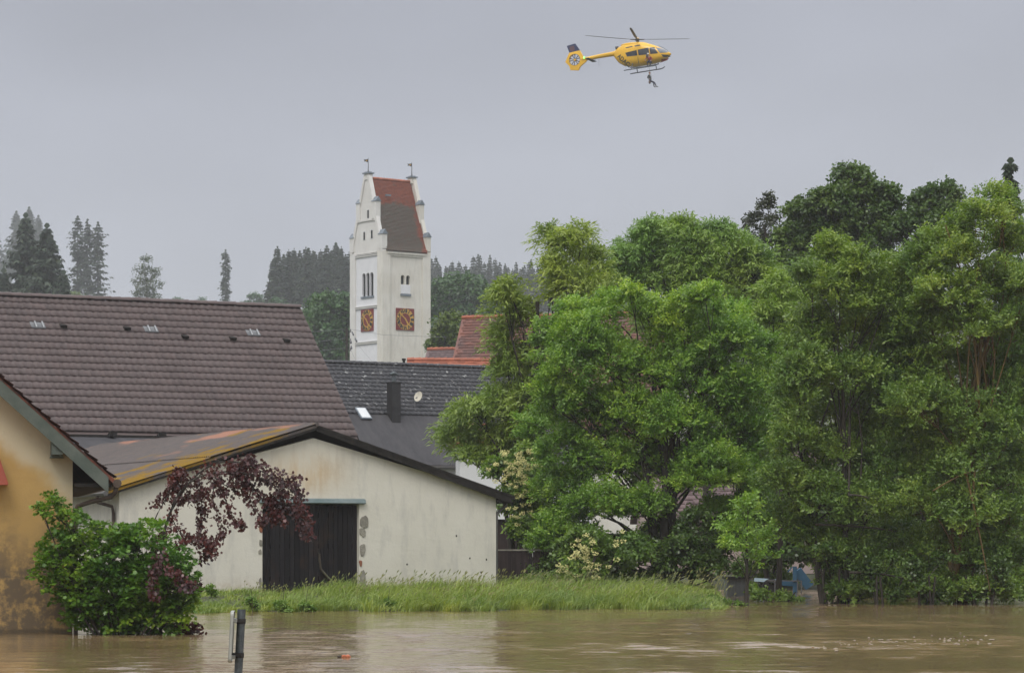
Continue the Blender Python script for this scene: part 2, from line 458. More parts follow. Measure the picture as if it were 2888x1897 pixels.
M['cream_dish'] = simple('cream_dish_paint', (0.62, 0.58, 0.47), (0.55, 0.51, 0.41), 6, 0.5, 0)
M['bark'] = simple('grey_brown_bark', (0.060, 0.048, 0.036), (0.10, 0.082, 0.058), 5, 0.9, 0.7, 0.03, stretch=(1,1,.25))
M['bark_lichen'] = simple('ochre_lichened_bark', (0.085, 0.060, 0.026), (0.15, 0.098, 0.030), 4, 0.9, 0.7, 0.03, stretch=(1,1,.3))
M['bark_dark'] = simple('dark_wet_bark', (0.028, 0.023, 0.019), (0.05, 0.042, 0.032), 5, 0.8, 0.6, 0.03, stretch=(1,1,.25))
M['galv'] = simple('weathered_galvanised_steel', (0.135, 0.155, 0.160), (0.075, 0.088, 0.093), 26, 0.42, 0.15, 0.002, metal=0.55)
M['sign_back'] = simple('grey_sign_sheet', (0.40, 0.41, 0.37), (0.28, 0.29, 0.26), 22, 0.5, 0.1, 0.002, stretch=(1,1,.3), metal=0.2)
M['clamp'] = simple('dark_clamp_steel', (0.035, 0.036, 0.036), (0.06, 0.055, 0.05), 20, 0.5, 0.2, 0.002, metal=0.5)
M['blue_paint'] = simple('faded_blue_paint', (0.045, 0.125, 0.215), (0.032, 0.095, 0.165), 2, 0.5, 0.1)
M['pale_blue'] = simple('pale_blue_white_panel', (0.50, 0.62, 0.70), (0.38, 0.52, 0.62), 2, 0.4, 0)
M['rail'] = simple('dull_grey_rail', (0.20, 0.20, 0.21), (0.14, 0.14, 0.15), 3, 0.5, 0.1, metal=0.3)
M['grey_sheet'] = simple('grey_corrugated_sheet', (0.22, 0.235, 0.25), (0.16, 0.175, 0.185), 1.5, 0.5, 0.1, metal=0.3)
M['rubber'] = simple('black_rubber', (0.014, 0.014, 0.015), (0.022, 0.022, 0.022), 6, 0.7, 0.2)
M['debris'] = simple('wet_orange_brick', (0.50, 0.145, 0.060), (0.40, 0.11, 0.05), 9, 0.6, 0.4)

# foliage
M['ash'] = leaf_mat('fresh_ash_leaf', (0.090, 0.170, 0.027), (0.205, 0.338, 0.044), (0.427, 0.533, 0.072))
M['ash2'] = leaf_mat('green_ash_leaf', (0.083, 0.149, 0.032), (0.174, 0.263, 0.046), (0.319, 0.390, 0.078))
M['willow'] = leaf_mat('olive_willow_leaf', (0.141, 0.204, 0.039), (0.262, 0.336, 0.064), (0.421, 0.482, 0.134))
M['willow2'] = leaf_mat('pale_willow_leaf', (0.119, 0.210, 0.040), (0.232, 0.337, 0.068), (0.380, 0.486, 0.144))
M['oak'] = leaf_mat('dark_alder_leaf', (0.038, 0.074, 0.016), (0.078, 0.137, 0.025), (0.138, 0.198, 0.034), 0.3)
M['dusky'] = leaf_mat('dusky_leaf', (0.028, 0.034, 0.018), (0.045, 0.055, 0.025), (0.06, 0.07, 0.035), 0.25)
M['far_leaf'] = leaf_mat('far_broadleaf', (0.027, 0.072, 0.022), (0.048, 0.115, 0.029), (0.083, 0.158, 0.036), 0.3, nscale=0.35)
M['bright_leaf'] = leaf_mat('yellow_green_leaf', (0.06, 0.10, 0.015), (0.11, 0.16, 0.02), (0.16, 0.20, 0.03), 0.35)
M['maple'] = leaf_mat('green_maple_leaf', (0.052, 0.125, 0.019), (0.125, 0.237, 0.030), (0.350, 0.458, 0.051), 0.3, nscale=1.1)
M['purple'] = leaf_mat('purple_maple_leaf', (0.037, 0.012, 0.014), (0.077, 0.021, 0.022), (0.169, 0.038, 0.034), 0.18, 0.35, nscale=1.6)
M['elder'] = leaf_mat('elder_leaf', (0.083, 0.145, 0.027), (0.159, 0.246, 0.039), (0.283, 0.363, 0.053))
M['elder_flower'] = simple('cream_elder_blossom', (0.62, 0.56, 0.24), (0.52, 0.50, 0.20), 3, 0.8, 0, island=0.2)
M['spruce'] = leaf_mat('dark_spruce_needles', (0.012, 0.026, 0.012), (0.022, 0.042, 0.017), (0.045, 0.062, 0.022), 0.1, 0.6)
M['birch'] = leaf_mat('thin_birch_leaf', (0.05, 0.075, 0.035), (0.075, 0.10, 0.045), (0.10, 0.125, 0.05), 0.3)
M['grass'] = leaf_mat('wet_meadow_grass', (0.137, 0.195, 0.038), (0.241, 0.307, 0.061), (0.404, 0.431, 0.124), 0.3, 0.5, nscale=1.6)
M['straw'] = leaf_mat('pale_grass_seed_heads', (0.160, 0.170, 0.064), (0.240, 0.238, 0.098), (0.320, 0.306, 0.143), 0.25, 0.6, nscale=1.0)
M['weed'] = leaf_mat('green_weed_leaf', (0.078, 0.150, 0.020), (0.150, 0.240, 0.029), (0.234, 0.312, 0.044), 0.3, 0.5, nscale=1.0)
# ------------------------------------------------------------------ ground, water
def smooth(a, b, t):
    t = np.clip((t - a) / (b - a), 0, 1)
    return t * t * (3 - 2 * t)

def shore(x):
    x = np.asarray(x, dtype=float)
    s = 73.2 + (x + 9) * 0.32
    s = np.where(x < -9, 73.2, s)
    s = s + 0.7 * np.sin(x * 0.9) + 0.4 * np.sin(x * 2.7 + 1) + 0.3 * np.sin(x * 6.1 + 2)
    return s + smooth(5.6, 8.2, x) * 33.0

HY = [0, 110, 320, 450, 700, 900, 1050, 1600, 2700]
HZ = [0, 0.0, 3.6, 26.5, 56.5, 72.5, 88, 124, 126]
def ground_z(x, y):
    x = np.asarray(x, dtype=float); y = np.asarray(y, dtype=float)
    near = np.clip((y - shore(x)) * 0.075, -1.4, 0.36)
    near = near + 0.04 * np.sin(x * 2.1 + y * 0.7) * (near > 0)
    hill = np.interp(y, HY, HZ)
    roll = 1.6 * np.sin(x * 0.013 + 1.0) * smooth(420, 700, y) + 1.2 * np.sin(x * 0.031 + y * 0.01) * smooth(420, 700, y)
    return near + hill + roll

def grid_mesh(name, xs, ys, zf, mat, smooth_=True):
    X, Y = np.meshgrid(xs, ys)
    Z = zf(X, Y)
    V = np.stack([X.ravel(), Y.ravel(), Z.ravel()], 1)
    nx, ny = len(xs), len(ys)
    i = np.arange(nx - 1)[None, :] + np.arange(ny - 1)[:, None] * nx
    i = i.ravel()
    return np_mesh(name, V, np.stack([i, i + 1, i + 1 + nx, i + nx], 1), 4, mat, smooth_)

def soil():
    g = G('wet_meadow_soil')
    n1 = g.noise(0.3, 6, 0.6); n2 = g.noise(3.0, 5, 0.6)
    c = g.mix(g.rng(n1, 0.35, 0.7), (0.045, 0.060, 0.022), (0.060, 0.062, 0.032))
    c = g.mix(g.rng(n2, 0.5, 0.75, 0, 0.6), c, (0.075, 0.058, 0.038))
    return g.done(c, 0.9, g.bump(n2, 0.5, 0.05))
M['soil'] = soil()
xs = np.concatenate([[-1700, -1200, -800, -500, -300, -180, -110, -70], np.arange(-45, -14, 3.0), np.arange(-14, 16, 0.5), np.arange(16, 46, 3.0), [70, 110, 180, 300, 500, 800, 1200, 1700]])
ys = np.concatenate([[-160, -60, 0, 40, 60], np.arange(66, 118, 0.6), np.arange(120, 330, 14), np.arange(330, 1100, 25), np.arange(1120, 1700, 60), [1800, 2200, 2700]])
ground = link('ground', grid_mesh('ground', xs, ys, ground_z, M['soil']))
tag(ground, 'green and brown ground rising from flooded bank to misty hill', kind='structure')

def water_mat():
    g = G('muddy_flood_water')
    n1 = g.noise(0.16, 4, 0.55, g.mapped((0.7, 1.0, 1)))
    c = g.mix(g.rng(n1, 0.35, 0.7), (0.215, 0.142, 0.070), (0.255, 0.180, 0.100))
    a = g.noise(2.2, 4, 0.6, g.mapped((0.8, 1.3, 1)))
    b = g.noise(9.0, 3, 0.6)
    h = g.math('ADD', g.math('MULTIPLY', a, 0.030), g.math('MULTIPLY', b, 0.003))
    bn = g.n('ShaderNodeBump', {'Height': h, 'Strength': 0.6, 'Distance': 1.0}).outputs[0]
    p = g.n('ShaderNodeBsdfPrincipled', {'Base Color': c, 'Roughness': 0.035, 'IOR': 1.33, 'Specular IOR Level': 0.42, 'Normal': bn})
    g.n('ShaderNodeOutputMaterial', {0: p.outputs[0]})
    return g.m
M['water'] = water_mat()
_rw = np.random.default_rng(3)
_waves = []
for k in range(56):
    lam = 0.42 * (3.0 ** _rw.random())
    th = _rw.normal(1.45, 0.55)
    _waves.append((2*math.pi/lam*math.cos(th), 2*math.pi/lam*math.sin(th), _rw.random()*6.28, 0.0020*lam**.6))
def water_z(X, Y):
    Z = np.zeros_like(X)
    for kx, ky, ph, a in _waves: Z += a * np.sin(kx*X + ky*Y + ph)
    gust = 0.55 + 0.45*np.sin(X*0.23 + 1.3*np.sin(Y*0.31)) * np.sin(Y*0.42 + 0.8*np.sin(X*0.17+2))
    calm = 0.42 + 0.5*smooth(30, 8, np.abs(Y - 42)) + 0.55*smooth(-2.5, 4, X)
    edge = smooth(-16, -13.5, X) * smooth(16, 13.5, X) * smooth(32, 36, Y) * smooth(118, 112, Y)
    return Z * gust * calm * edge
xs = np.concatenate([[-400, -200, -100, -50, -30, -20], np.arange(-16, 16.01, 0.17), [20, 30, 50, 100, 200, 400]])
ys = np.concatenate([[-150, -80, -30, 0, 20, 28], np.arange(33, 74, 0.13), np.arange(74, 118.01, 0.4), [122, 130]])
water = link('water', grid_mesh('water', xs, ys, water_z, M['water']))
tag(water, 'muddy brown flood water with pale streaks of reflected sky', kind='structure')

# ------------------------------------------------------------------ roof tiling
def tile_verts(w, L, seg=6, amp=0.022, lift=0.038, th=0.028):
    """one interlocking tile: local x across, y up the slope (0 = lower edge), z off the roof"""
    vs = []
    us = np.linspace(0, 1, seg + 1)
    prof = amp * np.sin(us * 2 * math.pi * 1.0 + 0.6)
    for u, h in zip(us, prof): vs.append(((u - .5) * w, 0.0, h + lift))
    for u, h in zip(us, prof): vs.append(((u - .5) * w, L, h))
    for u, h in zip(us, prof): vs.append(((u - .5) * w, 0.0, h + lift - th))
    n = seg + 1
    fs = []
    for i in range(seg):
        fs.append((i, i+1, n+i+1, n+i)); fs.append((2*n+i, 2*n+i+1, i+1, i))
    return np.array(vs), np.array(fs)

def roof_frame(origin, ux, down):
    """matrix taking (x across, y up the slope, z off the roof) to the parent's frame"""
    ux = Vector(ux).normalized(); up = -Vector(down).normalized(); n = ux.cross(up).normalized()
    m = Matrix((ux, up, n)).transposed().to_4x4(); m.translation = Vector(origin)
    return m

def tile_roof(parent_roof, root, frame, width, slope, tw, row, mats, seg, amp, keep, max_parts, skip=(), lift=0.038, seed=1):
    """rows of tiles hung from the ridge (frame origin = ridge end, x runs from -width to 0); the nearest in view become parts"""
    V, Fc = tile_verts(tw * 0.985, row * 1.16, seg, amp, lift)
    rng = random.Random(seed)
    nx, ny = int(round(width / tw)), int(round(slope / row))
    cells = []
    W = root.matrix_basis
    for j in range(ny):
        for i in range(nx):
            if (i, j) in skip: continue
            lx = -tw * (i + 0.5); ly = -row * (j + 1)
            wp = W @ (frame @ Vector((lx, ly + row/2, 0)))
            cells.append((keep(*PX(wp)), wp.length, lx + rng.uniform(-.004, .004), ly + rng.uniform(-.006, .006), rng.uniform(-.004, .005)))
    vis = sorted([c for c in cells if c[0]], key=lambda c: c[1])
    parts = vis[:max_parts]
    ids = set(id(c) for c in parts)
    rest = [c for c in cells if id(c) not in ids]
    me = np_mesh('tile', V, Fc, 4, mats[0])
    for c in parts:
        o = link('tile', me, parent_roof)
        o.matrix_local = frame @ Matrix.Translation((c[2], c[3], c[4]))
    if rest:
        fm = np.array(frame)
        off = np.array([[c[2], c[3], c[4]] for c in rest])
        A = (V[None] + off[:, None]).reshape(-1, 3)
        A = A @ fm[:3, :3].T + fm[:3, 3]
        fi = (Fc[None] + (np.arange(len(rest)) * len(V))[:, None, None]).reshape(-1, 4)
        o = link('tile_field', np_mesh('tile_field', A, fi, 4, mats[1]), parent_roof)
        o['kind'] = 'stuff'
    return nx, ny

A27 = R(27)
# ------------------------------------------------------------------ big brown-roofed house
def brown_house():
    rd = 126.0
    Rw = P(845, 868, rd)                          # right end of the ridge
    gz = 0.5
    root = thing('farmhouse', 'long farmhouse with large brown tiled roof behind the white barn', 'house', (Rw.x, Rw.y, gz), A27)
    rz = Rw.z - gz
    s, drop, Wd = 6.37, 5.98, 19.2
    sl = math.hypot(s, drop)
    m = MB(); zw = rz - drop - 0.15
    pts = [(-s+.5, 0), (s-.5, 0), (s-.5, zw), (0, rz - .35), (-s+.5, zw)]
    m.prism(pts, 'x', -Wd, -0.35)
    m.build('wall', M['white_wall'], root)
    # roof slab
    m = MB()
    t = 0.16; off = t * sl / s
    for sg in (-1, 1):
        poly = [(0, rz - .05), (sg*s, rz - drop - .05), (sg*s, rz - drop - off - .05), (0, rz - off - .05)]
        m.prism(poly, 'x', -Wd, 0.0)
    roof = m.build('roof', M['brown_tile_field'], root)
    fr = roof_frame((0.02, 0, rz + .01), (1, 0, 0), (0, -s, -drop))
    row, tw = 0.432, 0.312
    def to_cell(px, py):
        nw = root.matrix_basis.to_3x3() @ (fr.to_3x3() @ Vector((0, 0, 1)))
        h = ray_plane(px, py, root.matrix_basis @ fr.translation, nw)
        l = fr.inverted() @ (root.matrix_basis.inverted() @ h)
        return l
    root.matrix_basis  # evaluated from loc/rot
    skip = set(); gl = []; vents = []
    for (px, py) in ((120, 921), (441, 936), (720, 946)):
        l = to_cell(px, py); i = int(-l.x / tw); j = int(-l.y / row)
        for k in (0, 1): skip.add((i + k, j)); gl.append((i + k, j))
    for (px, py) in ((181, 928), (350, 935), (519, 942), (657, 948), (808, 955)):
        l = to_cell(px, py); i = int(-l.x / tw); j = int(-l.y / row)
        vents.append((i, j))
    def keep(px, py): return -8 < px < 1010 and py < 1052 + 0.885 * px and py < 1225 and not (px > 700 and py > 1190 + (px - 885) * .36 + 18)
    tile_roof(roof, root, fr, Wd, sl, tw, row, (M['brown_tile'], M['brown_tile_field']), 6, 0.019, keep, 255, skip, 0.048)
    V, Fc = tile_verts(tw*.985, row*1.16, 4, 0.012, 0.05)
    me = np_mesh('glass_tile', V, Fc, 4, M['glass_tile'])
    rib = MB()
    for xx in (.06,): rib.box(xx-.028, xx+.028, 0.02, row*.95, 0.05, 0.085)
    ribm = rib.mesh('glass_rib', M['glass_rib'])
    for gi, (i, j) in enumerate(gl):
        o = link('glass_tile', me, roof); o.matrix_local = fr @ Matrix.Translation((-tw*(i+.5), -row*(j+1), 0.012))
        q_ = link('glass_rib', ribm, o)
    vb = MB()
    vb.prism([(-.01, .0), (-.01, .17), (.20, .05), (.30, .0)], 'x', -.13, .13)
    vm = vb.mesh('vent_tile', M['fascia'])
    for (i, j) in vents:
        o = link('vent_tile', vm, roof); o.matrix_local = fr @ Matrix.Translation((-tw*(i+.5), -row*(j+1)+.05, 0.04))
    # ridge caps
    n = 14; cap = MB()
    L = 0.44
    vs = []; 
    for xx, rr in ((-L, .125), (0.03, .15)):
        for k in range(n//2 + 1):
            w = math.pi * k / (n//2)
            vs.append((xx, rr*1.15*math.cos(w), rr*math.sin(w) - .03))
    k1 = n//2 + 1
    cap.add(vs, [(i, i+1, k1+i+1, k1+i) for i in range(n//2)] + [tuple(range(k1, 2*k1))])
    cm = cap.mesh('ridge_tile', M['brown_tile'])
    for k in range(int(Wd / L)):
        o = link('ridge_tile', cm, roof); o.matrix_local = Matrix.Translation((-L*k, 0, rz + .05 + random.uniform(-.008, .008)))
    # verge boards
    m = MB()
    m.prism([(0, rz-.02), (-s, rz-drop-.02), (-s, rz-drop-.22), (0, rz-.24)], 'x', 0.003, 0.05)
    m.build('verge_board', M['fascia'], root)
    # low lean-to roof along the eave, grey felt, with snow hooks at its head
    e = -s - 0.05; ez = rz - drop - 0.10
    d1, q = 4.4, 0.95
    m = MB(); m.prism([(e+.3, ez+.02), (e-d1, ez-q), (e-d1, ez-q-.14), (e+.3, ez-.14)], 'x', -Wd, -2.2)
    lean = m.build('lean_to_roof', M['bitumen'], root)
    m = MB(); m.prism([(e+.3, 0), (e-d1+.3, 0), (e-d1+.3, ez-q-.1), (e+.3, ez-.16)], 'x', -Wd, -2.4)
    m.build('lean_to_wall', M['white_wall'], root)
    hk = MB(); hk.prism([(0.28, .03), (-.16, .19), (-.21, .19), (-.21, .02), (-.1, .0)], 'x', -.16, .16)
    hm = hk.mesh('snow_hook', M['fascia'])
    nw = root.matrix_basis.to_3x3() @ Vector((0, -q, d1)).normalized()
    for (px, py) in ((293, 1219), (422, 1217), (555, 1213), (697, 1211)):
        h = root.matrix_basis.inverted() @ ray_plane(px, py, root.matrix_basis @ Vector((0, e-.3, ez-.06)), nw)
        o = link('snow_hook', hm, lean); o.location = (h.x, e - .25, ez - .05)
    m = MB(); m.box(-Wd, -.05, -s-.16, -s-.02, rz-drop-.16, rz-drop-.06)
    m.build('gutter', M['fascia'], root)
    return root

# ------------------------------------------------------------------ dark grey roof house
def grey_house():
    d0 = 150.0
    Rw = P(1500, 1043, d0 + 3.6)
    a = R(30); gz = 0.8
    root = thing('grey_roof_house', 'house with dark grey lichen-speckled tile roof below the church tower', 'house', (Rw.x, Rw.y, gz), a)
    rz = Rw.z - gz
    s, drop, Wd = 7.0, 5.4, 14.2
    sl = math.hypot(s, drop)
    m = MB()
    m.prism([(-s+.4, 0), (s-.4, 0), (s-.4, rz-drop-.1), (0, rz-.4), (-s+.4, rz-drop-.1)], 'x', -Wd, -.3)
    m.build('wall', M['white_wall'], root)
    m = MB()
    for sg in (-1, 1):
        m.prism([(0, rz-.03), (sg*s, rz-drop-.03), (sg*s, rz-drop-.22), (0, rz-.25)], 'x', -Wd-.2, .1)
    roof = m.build('roof', M['bitumen'], root)
    fr = roof_frame((0.1, 0, rz), (1, 0, 0), (0, -s, -drop))
    tl = 4.55
    def keep(px, py): return 905 < px < 1380 and not (py > 868 + (px - 845) * 2.22)
    tile_roof(roof, root, fr, Wd+.2, tl, 0.305, 0.35, (M['grey_tile'], M['grey_tile_field']), 6, 0.022, keep, 270, (), 0.05, 4)
    cap = MB(); L = .42; vs = []
    for xx, rr in ((-L, .11), (0.03, .135)):
        for k in range(8):
            w = math.pi*k/7; vs.append((xx, rr*1.15*math.cos(w), rr*math.sin(w) - .03))
    cap.add(vs, [(i, i+1, 9+i, 8+i) for i in range(7)] + [tuple(range(8, 16))])
    cm = cap.mesh('ridge_tile', M['grey_tile'])
    for k in range(29):
        o = link('ridge_tile', cm, roof); o.matrix_local = Matrix.Translation((-L*k-1.5, 0, rz + .06))
    nw = root.matrix_basis.to_3x3() @ (fr.to_3x3() @ Vector((0, 0, 1)))
    def hit(px, py): return root.matrix_basis.inverted() @ ray_plane(px, py, root.matrix_basis @ fr.translation, nw)
    # skylight
    h = hit(1024, 1168); hl = fr.inverted() @ h
    m = MB(); m.box(-.30, .30, -.47, .47, 0.02, 0.10, fr @ Matrix.Translation((hl.x, hl.y, 0)))
    sk = m.build('skylight', M['slate'], roof)
    m = MB(); m.box(-.245, .245, -.41, .41, 0.10, 0.115, fr @ Matrix.Translation((hl.x, hl.y, 0)))
    m.build('pane', M['skylight_glass'], sk)
    # chimney
    h = hit(1117, 1188)
    zt = HC + (YH - 1080) / F * ((root.matrix_basis @ h).y) - gz
    m = MB(); m.box(h.x-.24, h.x+.24, h.y-.05, h.y+.55, h.z-.5, zt)
    m.box(h.x-.28, h.x+.28, h.y-.09, h.y+.59, zt, zt+.06)
    ch = m.build('chimney', M['chimney_clad'], root)
    m = MB(); c = Vector((h.x, h.y+.25, zt+.06))
    m.tube([c, c+Vector((0, 0, .28))], .11, 10)
    m.build('flue_pipe', M['galv'], ch)
    m = MB()
    m.tube([c+Vector((-.22, 0, .40)), c+Vector((.02, 0, .46)), c+Vector((.24, 0, .38))], [.06, .1, .05], 8)
    m.tube([c+Vector((0, 0, .26)), c+Vector((0, 0, .44))], .03, 6)
    m.build('cowl', M['galv'], ch)
    # dish on its stub mast
    h = hit(1170, 1148)
    dish = thing('satellite_dish', 'cream satellite dish on short mast on dark grey roof', 'satellite dish', root.matrix_basis @ h)
    m = MB(); m.tube([(0, 0, -.1), (0, 0, .42), (.12, -.05, .52)], .03, 6); m.build('mast', M['rail'], dish)
    m = MB()
    n = 16
    q = Matrix.Translation((.17, -.1, .56)) @ Matrix.Rotation(R(-32), 4, 'Z') @ Matrix.Rotation(R(70), 4, 'X') 
    vs = [(0, 0, -.05)]; fs = []
    for r, zz in ((.12, -.04), (.25, 0.0)):
        for k in range(n): vs.append((r*math.cos(6.2832*k/n)*.95, r*1.12*math.sin(6.2832*k/n), zz))
    for k in range(n):
        k2 = (k+1) % n
        fs.append((0, 1+k, 1+k2)); fs.append((1+k, 1+n+k, 1+n+k2, 1+k2))
    m.add(vs, fs, q)
    b = len(m.v); m.add([(v[0], v[1], v[2]-.02) for v in vs], [tuple(reversed(f)) for f in fs], q)
    m.build('dish', M['cream_dish'], dish, True)
    m = MB(); m.tube([q @ Vector((0, .25, 0)), q @ Vector((0, .05, .3))], .012, 5); m.ball(q @ Vector((0, .03, .3)), .035, 6, 4)
    m.build('feed_arm', M['rail'], dish)
    # small ridge vent and the pale gutter at the eave
    rp = root.matrix_basis.inverted() @ ray_plane(1029, 1024, root.matrix_basis @ Vector((0, 0, rz)), Vector((0, -1, 0)))
    m = MB(); m.tube([(rp.x, 0, rz), (rp.x, 0, rz+.28)], .07, 8); m.tube([(rp.x, 0, rz+.26), (rp.x, 0, rz+.36)], .11, 8)
    m.build('ridge_vent', M['fascia'], roof)
    m = MB(); m.box(-Wd, 0, -s-.14, -s-.01, rz-drop-.18, rz-drop-.06)
    m.build('gutter', M['grey_pipe'], root)
    return root

# ------------------------------------------------------------------ white barn
def barn():
    c = P(885, 1500, 83.0)
    gz = 0.34
    root = thing('barn', 'white barn with low gable roof and black boarded door', 'barn', (c.x, c.y, gz), A27)
    Wm = root.matrix_basis; Wi = Wm.inverted()
    hw = 5.95; ez = 3.38 - gz; rz = HC + (YH-1198)/F*83 - gz; L = 19.0
    fn = Wm.to_3x3() @ Vector((0, -1, 0))
    def front(px, py): return Wi @ ray_plane(px, py, Wm.translation, fn)
    dl, dr = front(740, 1550).x, front(1013, 1550).x
    dt = front(880, 1420).z
    # front gable built round the door opening; the other walls close the box
    m = MB(); th = 0.36; t2 = 0.22
    def top(x): return ez - .08 + (rz - .30 - ez) * (1 - abs(x) / hw)
    m.prism([(-hw, -.4), (dl, -.4), (dl, top(dl)), (-hw, top(-hw))], 'y', 0, th)
    m.prism([(dr, -.4), (hw, -.4), (hw, top(hw)), (dr, top(dr))], 'y', 0, th)
    m.prism([(dl, dt), (dr, dt), (dr, top(dr)), (0, top(0)), (dl, top(dl))], 'y', 0, th)
    m.box(-hw, -hw+th, th, L, -.4, ez-.08); m.box(hw-th, hw, th, L, -.4, ez-.08)
    m.prism([(-hw+th, -.4), (hw-th, -.4), (hw-th, ez-.1), (0, rz-.35), (-hw+th, ez-.1)], 'y', L-th, L)
    m.build('wall', M['barn_wall'], root)
    # doors: two leaves of vertical boards, each board its own piece
    n = 20; w = (dr - dl) / n
    leaves = []
    for side in (0, 1):
        m = MB(); xa = dl + .02 if side == 0 else (dl+dr)/2 + .01; xb = (dl+dr)/2 - .01 if side == 0 else dr - .02
        for zz in (.35, dt*.5, dt-.4): m.box(xa, xb, .20, .25, zz, zz+.14)
        leaves.append(m.build('door_leaf', M['dark_plank'], root))
    rnd = random.Random(5)
    for k in range(n):
        m = MB(); x0 = dl + k*w + .006; x1 = dl + (k+1)*w - .006
        dy = rnd.uniform(-.012, .012)
        m.box(x0, x1, .165+dy, .195+dy, -.1 + rnd.uniform(0, .08), dt-.02-rnd.uniform(0, .04))
        m.build('board', M['dark_plank'], leaves[0 if k < n//2 else 1])
    m = MB(); a = front(905, 1560); b = front(940, 1640)
    m.tube([(a.x, .13, a.z), (a.x+.05, .13, a.z-.45), (b.x, .12, b.z)], .035, 6)
    m.build('brace', M['bark'], root)
    # lintel cover over the door
    m = MB(); xl, xr = dl - .10, front(1028, 1412).x
    m.prism([(-.10, dt+.015), (-.12, dt+.03), (-.08, dt+.13), (-.003, dt+.16), (-.003, dt+.0)], 'x', xl, xr)
    m.build('lintel', M['green_metal'], root)
    # broken jambs: stones and bricks where the render has fallen off
    rnd = random.Random(11)
    def jag(x, z, w_, h_, name, mat, pr=.0):
        m = MB(); k = 9; pts = []
        for i in range(k):
            an = 6.2832*i/k; r = rnd.uniform(.72, 1.12)
            pts.append((x + w_*math.copysign(abs(math.cos(an))**.7, math.cos(an))*r, z + h_*math.copysign(abs(math.sin(an))**.7, math.sin(an))*r))
        m.prism(pts, 'y', -.022-pr, .03)
        m.build(name, mat, root, bevel=.01)
    for (px, py, wx, hy) in ((1027, 1472, .15, .19), (1022, 1498, .10, .16), (1022, 1550, .10, .24), (1023, 1630, .10, .25), (1024, 1655, .09, .14)):
        p = front(px, py); jag(p.x, p.z, wx, hy, 'stone', M['stone'])
    for (px, py, wx, hy) in ((1017, 1588, .05, .10), (735, 1490, .05, .14), (733, 1470, .05, .10), (735, 1530, .05, .11), (733, 1555, .05, .08), (734, 1640, .05, .13), (733, 1660, .06, .10), (726, 1672, .16, .05)):
        p = front(px, py); jag(p.x, p.z, wx, hy, 'brick', M['brick'] if py in (1490, 1588, 1672) else M['stone'])
    for (px, py) in ((1148, 1590), (1287, 1510), (1325, 1573), (1357, 1613), (1372, 1577)):
        p = front(px, py); jag(p.x, p.z, .025, .035, 'render_hole', M['fascia'], -.012)
    # roof
    oh, fo = 0.42, 0.24
    sx = hw + oh; sz = ez - (rz-ez)/hw*oh
    roofs = []
    m = MB(); m.prism([(0, rz), (-sx, sz), (-sx, sz-.07), (0, rz-.075)], 'y', -fo, L+.2)
    left = m.build('roof', M['mossy'], root)
    # corrugations: sheets laid in two courses
    NC = 110
    for (s0, s1, lift) in ((0.0, .52, .045), (.50, 1.0, .018)):
        ys_ = np.linspace(-fo-.03, L+.2, NC*4)
        V = []
        for s_ in (s0, s1):
            for y_ in ys_:
                V.append((-sx*s_, y_, rz + (sz-rz)*s_ + .02 + lift*(1.0 if s_ == s1 else .4) + .024*math.sin(y_/.177*6.2832)))
        n_ = len(ys_)
        fi = [(i, i+1, n_+i+1, n_+i) for i in range(n_-1)]
        link('corrugated_sheet', np_mesh('corrugated_sheet', np.array(V), np.array(fi), 4, M['mossy'], True), left)
    m = MB(); m.prism([(0, rz-.001), (sx, sz), (sx, sz-.07), (0, rz-.076)], 'y', -fo, L+.2)
    right = m.build('roof', M['fascia'], root)
    m = MB(); m.tube([(0, -fo-.03, rz+.01), (0, L+.2, rz+.01)], .06, 8); m.build('ridge_cap', M['mossy'], left)
    # fascia under the right verge, thin dark edge on the left
    m = MB(); m.prism([(0, rz-.077), (sx, sz-.072), (sx, sz-.27), (0, rz-.19)], 'y', -fo+.01, -fo+.05)
    m.build('verge_board', M['fascia'], root)
    m = MB(); m.prism([(0, rz-.077), (-sx, sz-.072), (-sx, sz-.13), (0, rz-.15)], 'y', -fo+.01, -fo+.05)
    m.build('verge_board', M['fascia'], root)
    m = MB()
    m.box(hw+.01, sx-.02, -fo+.06, L, sz-.25, sz-.10)
    m.build('eave_board', M['fascia'], root)
    # gutters and downpipes
    m = MB(); m.tube([(-sx-.06, -fo, sz-.06), (-sx-.06, L, sz-.10)], .075, 8)
    m.build('gutter', M['grey_pipe'], root)
    m = MB(); q = Vector((-sx-.06, .5, sz-.12)); 
    m.tube([q, q+Vector((0, -.02, -.18)), Vector((-hw-.10, -.02 + .35, sz-.42)), Vector((-hw-.07, .30, sz-.62)), Vector((-hw-.07, .30, 0))], .05, 8)
    m.build('downpipe', M['rust_pipe'], root)
    m = MB(); m.tube([(sx+.04, -fo, sz-.08), (sx+.04, L, sz-.12)], .07, 8); m.build('gutter', M['fascia'], root)
    m = MB(); q = Vector((sx+.02, .15, sz-.12))
    m.tube([q, q+Vector((-.02, 0, -.2)), Vector((hw+.08, .1, sz-.55)), Vector((hw+.07, .1, sz-.75)), Vector((hw+.07, .1, 0))], .045, 8)
    m.build('downpipe', M['grey_pipe'], root)
    # small window in the side wall
    sn = Wm.to_3x3() @ Vector((-1, 0, 0))
    h = Wi @ ray_plane(285, 1498, Wm @ Vector((-hw, 0, 0)), sn)
    m = MB(); m.box(-hw-.02, -hw+.02, h.y-.38, h.y+.38, h.z-.16, h.z+.16)
    wdw = m.build('window', M['stone'], root)
    m = MB(); m.box(-hw-.035, -hw-.022, h.y-.31, h.y+.31, h.z-.11, h.z+.11); m.build('pane', M['dark_void'], wdw)
    return root

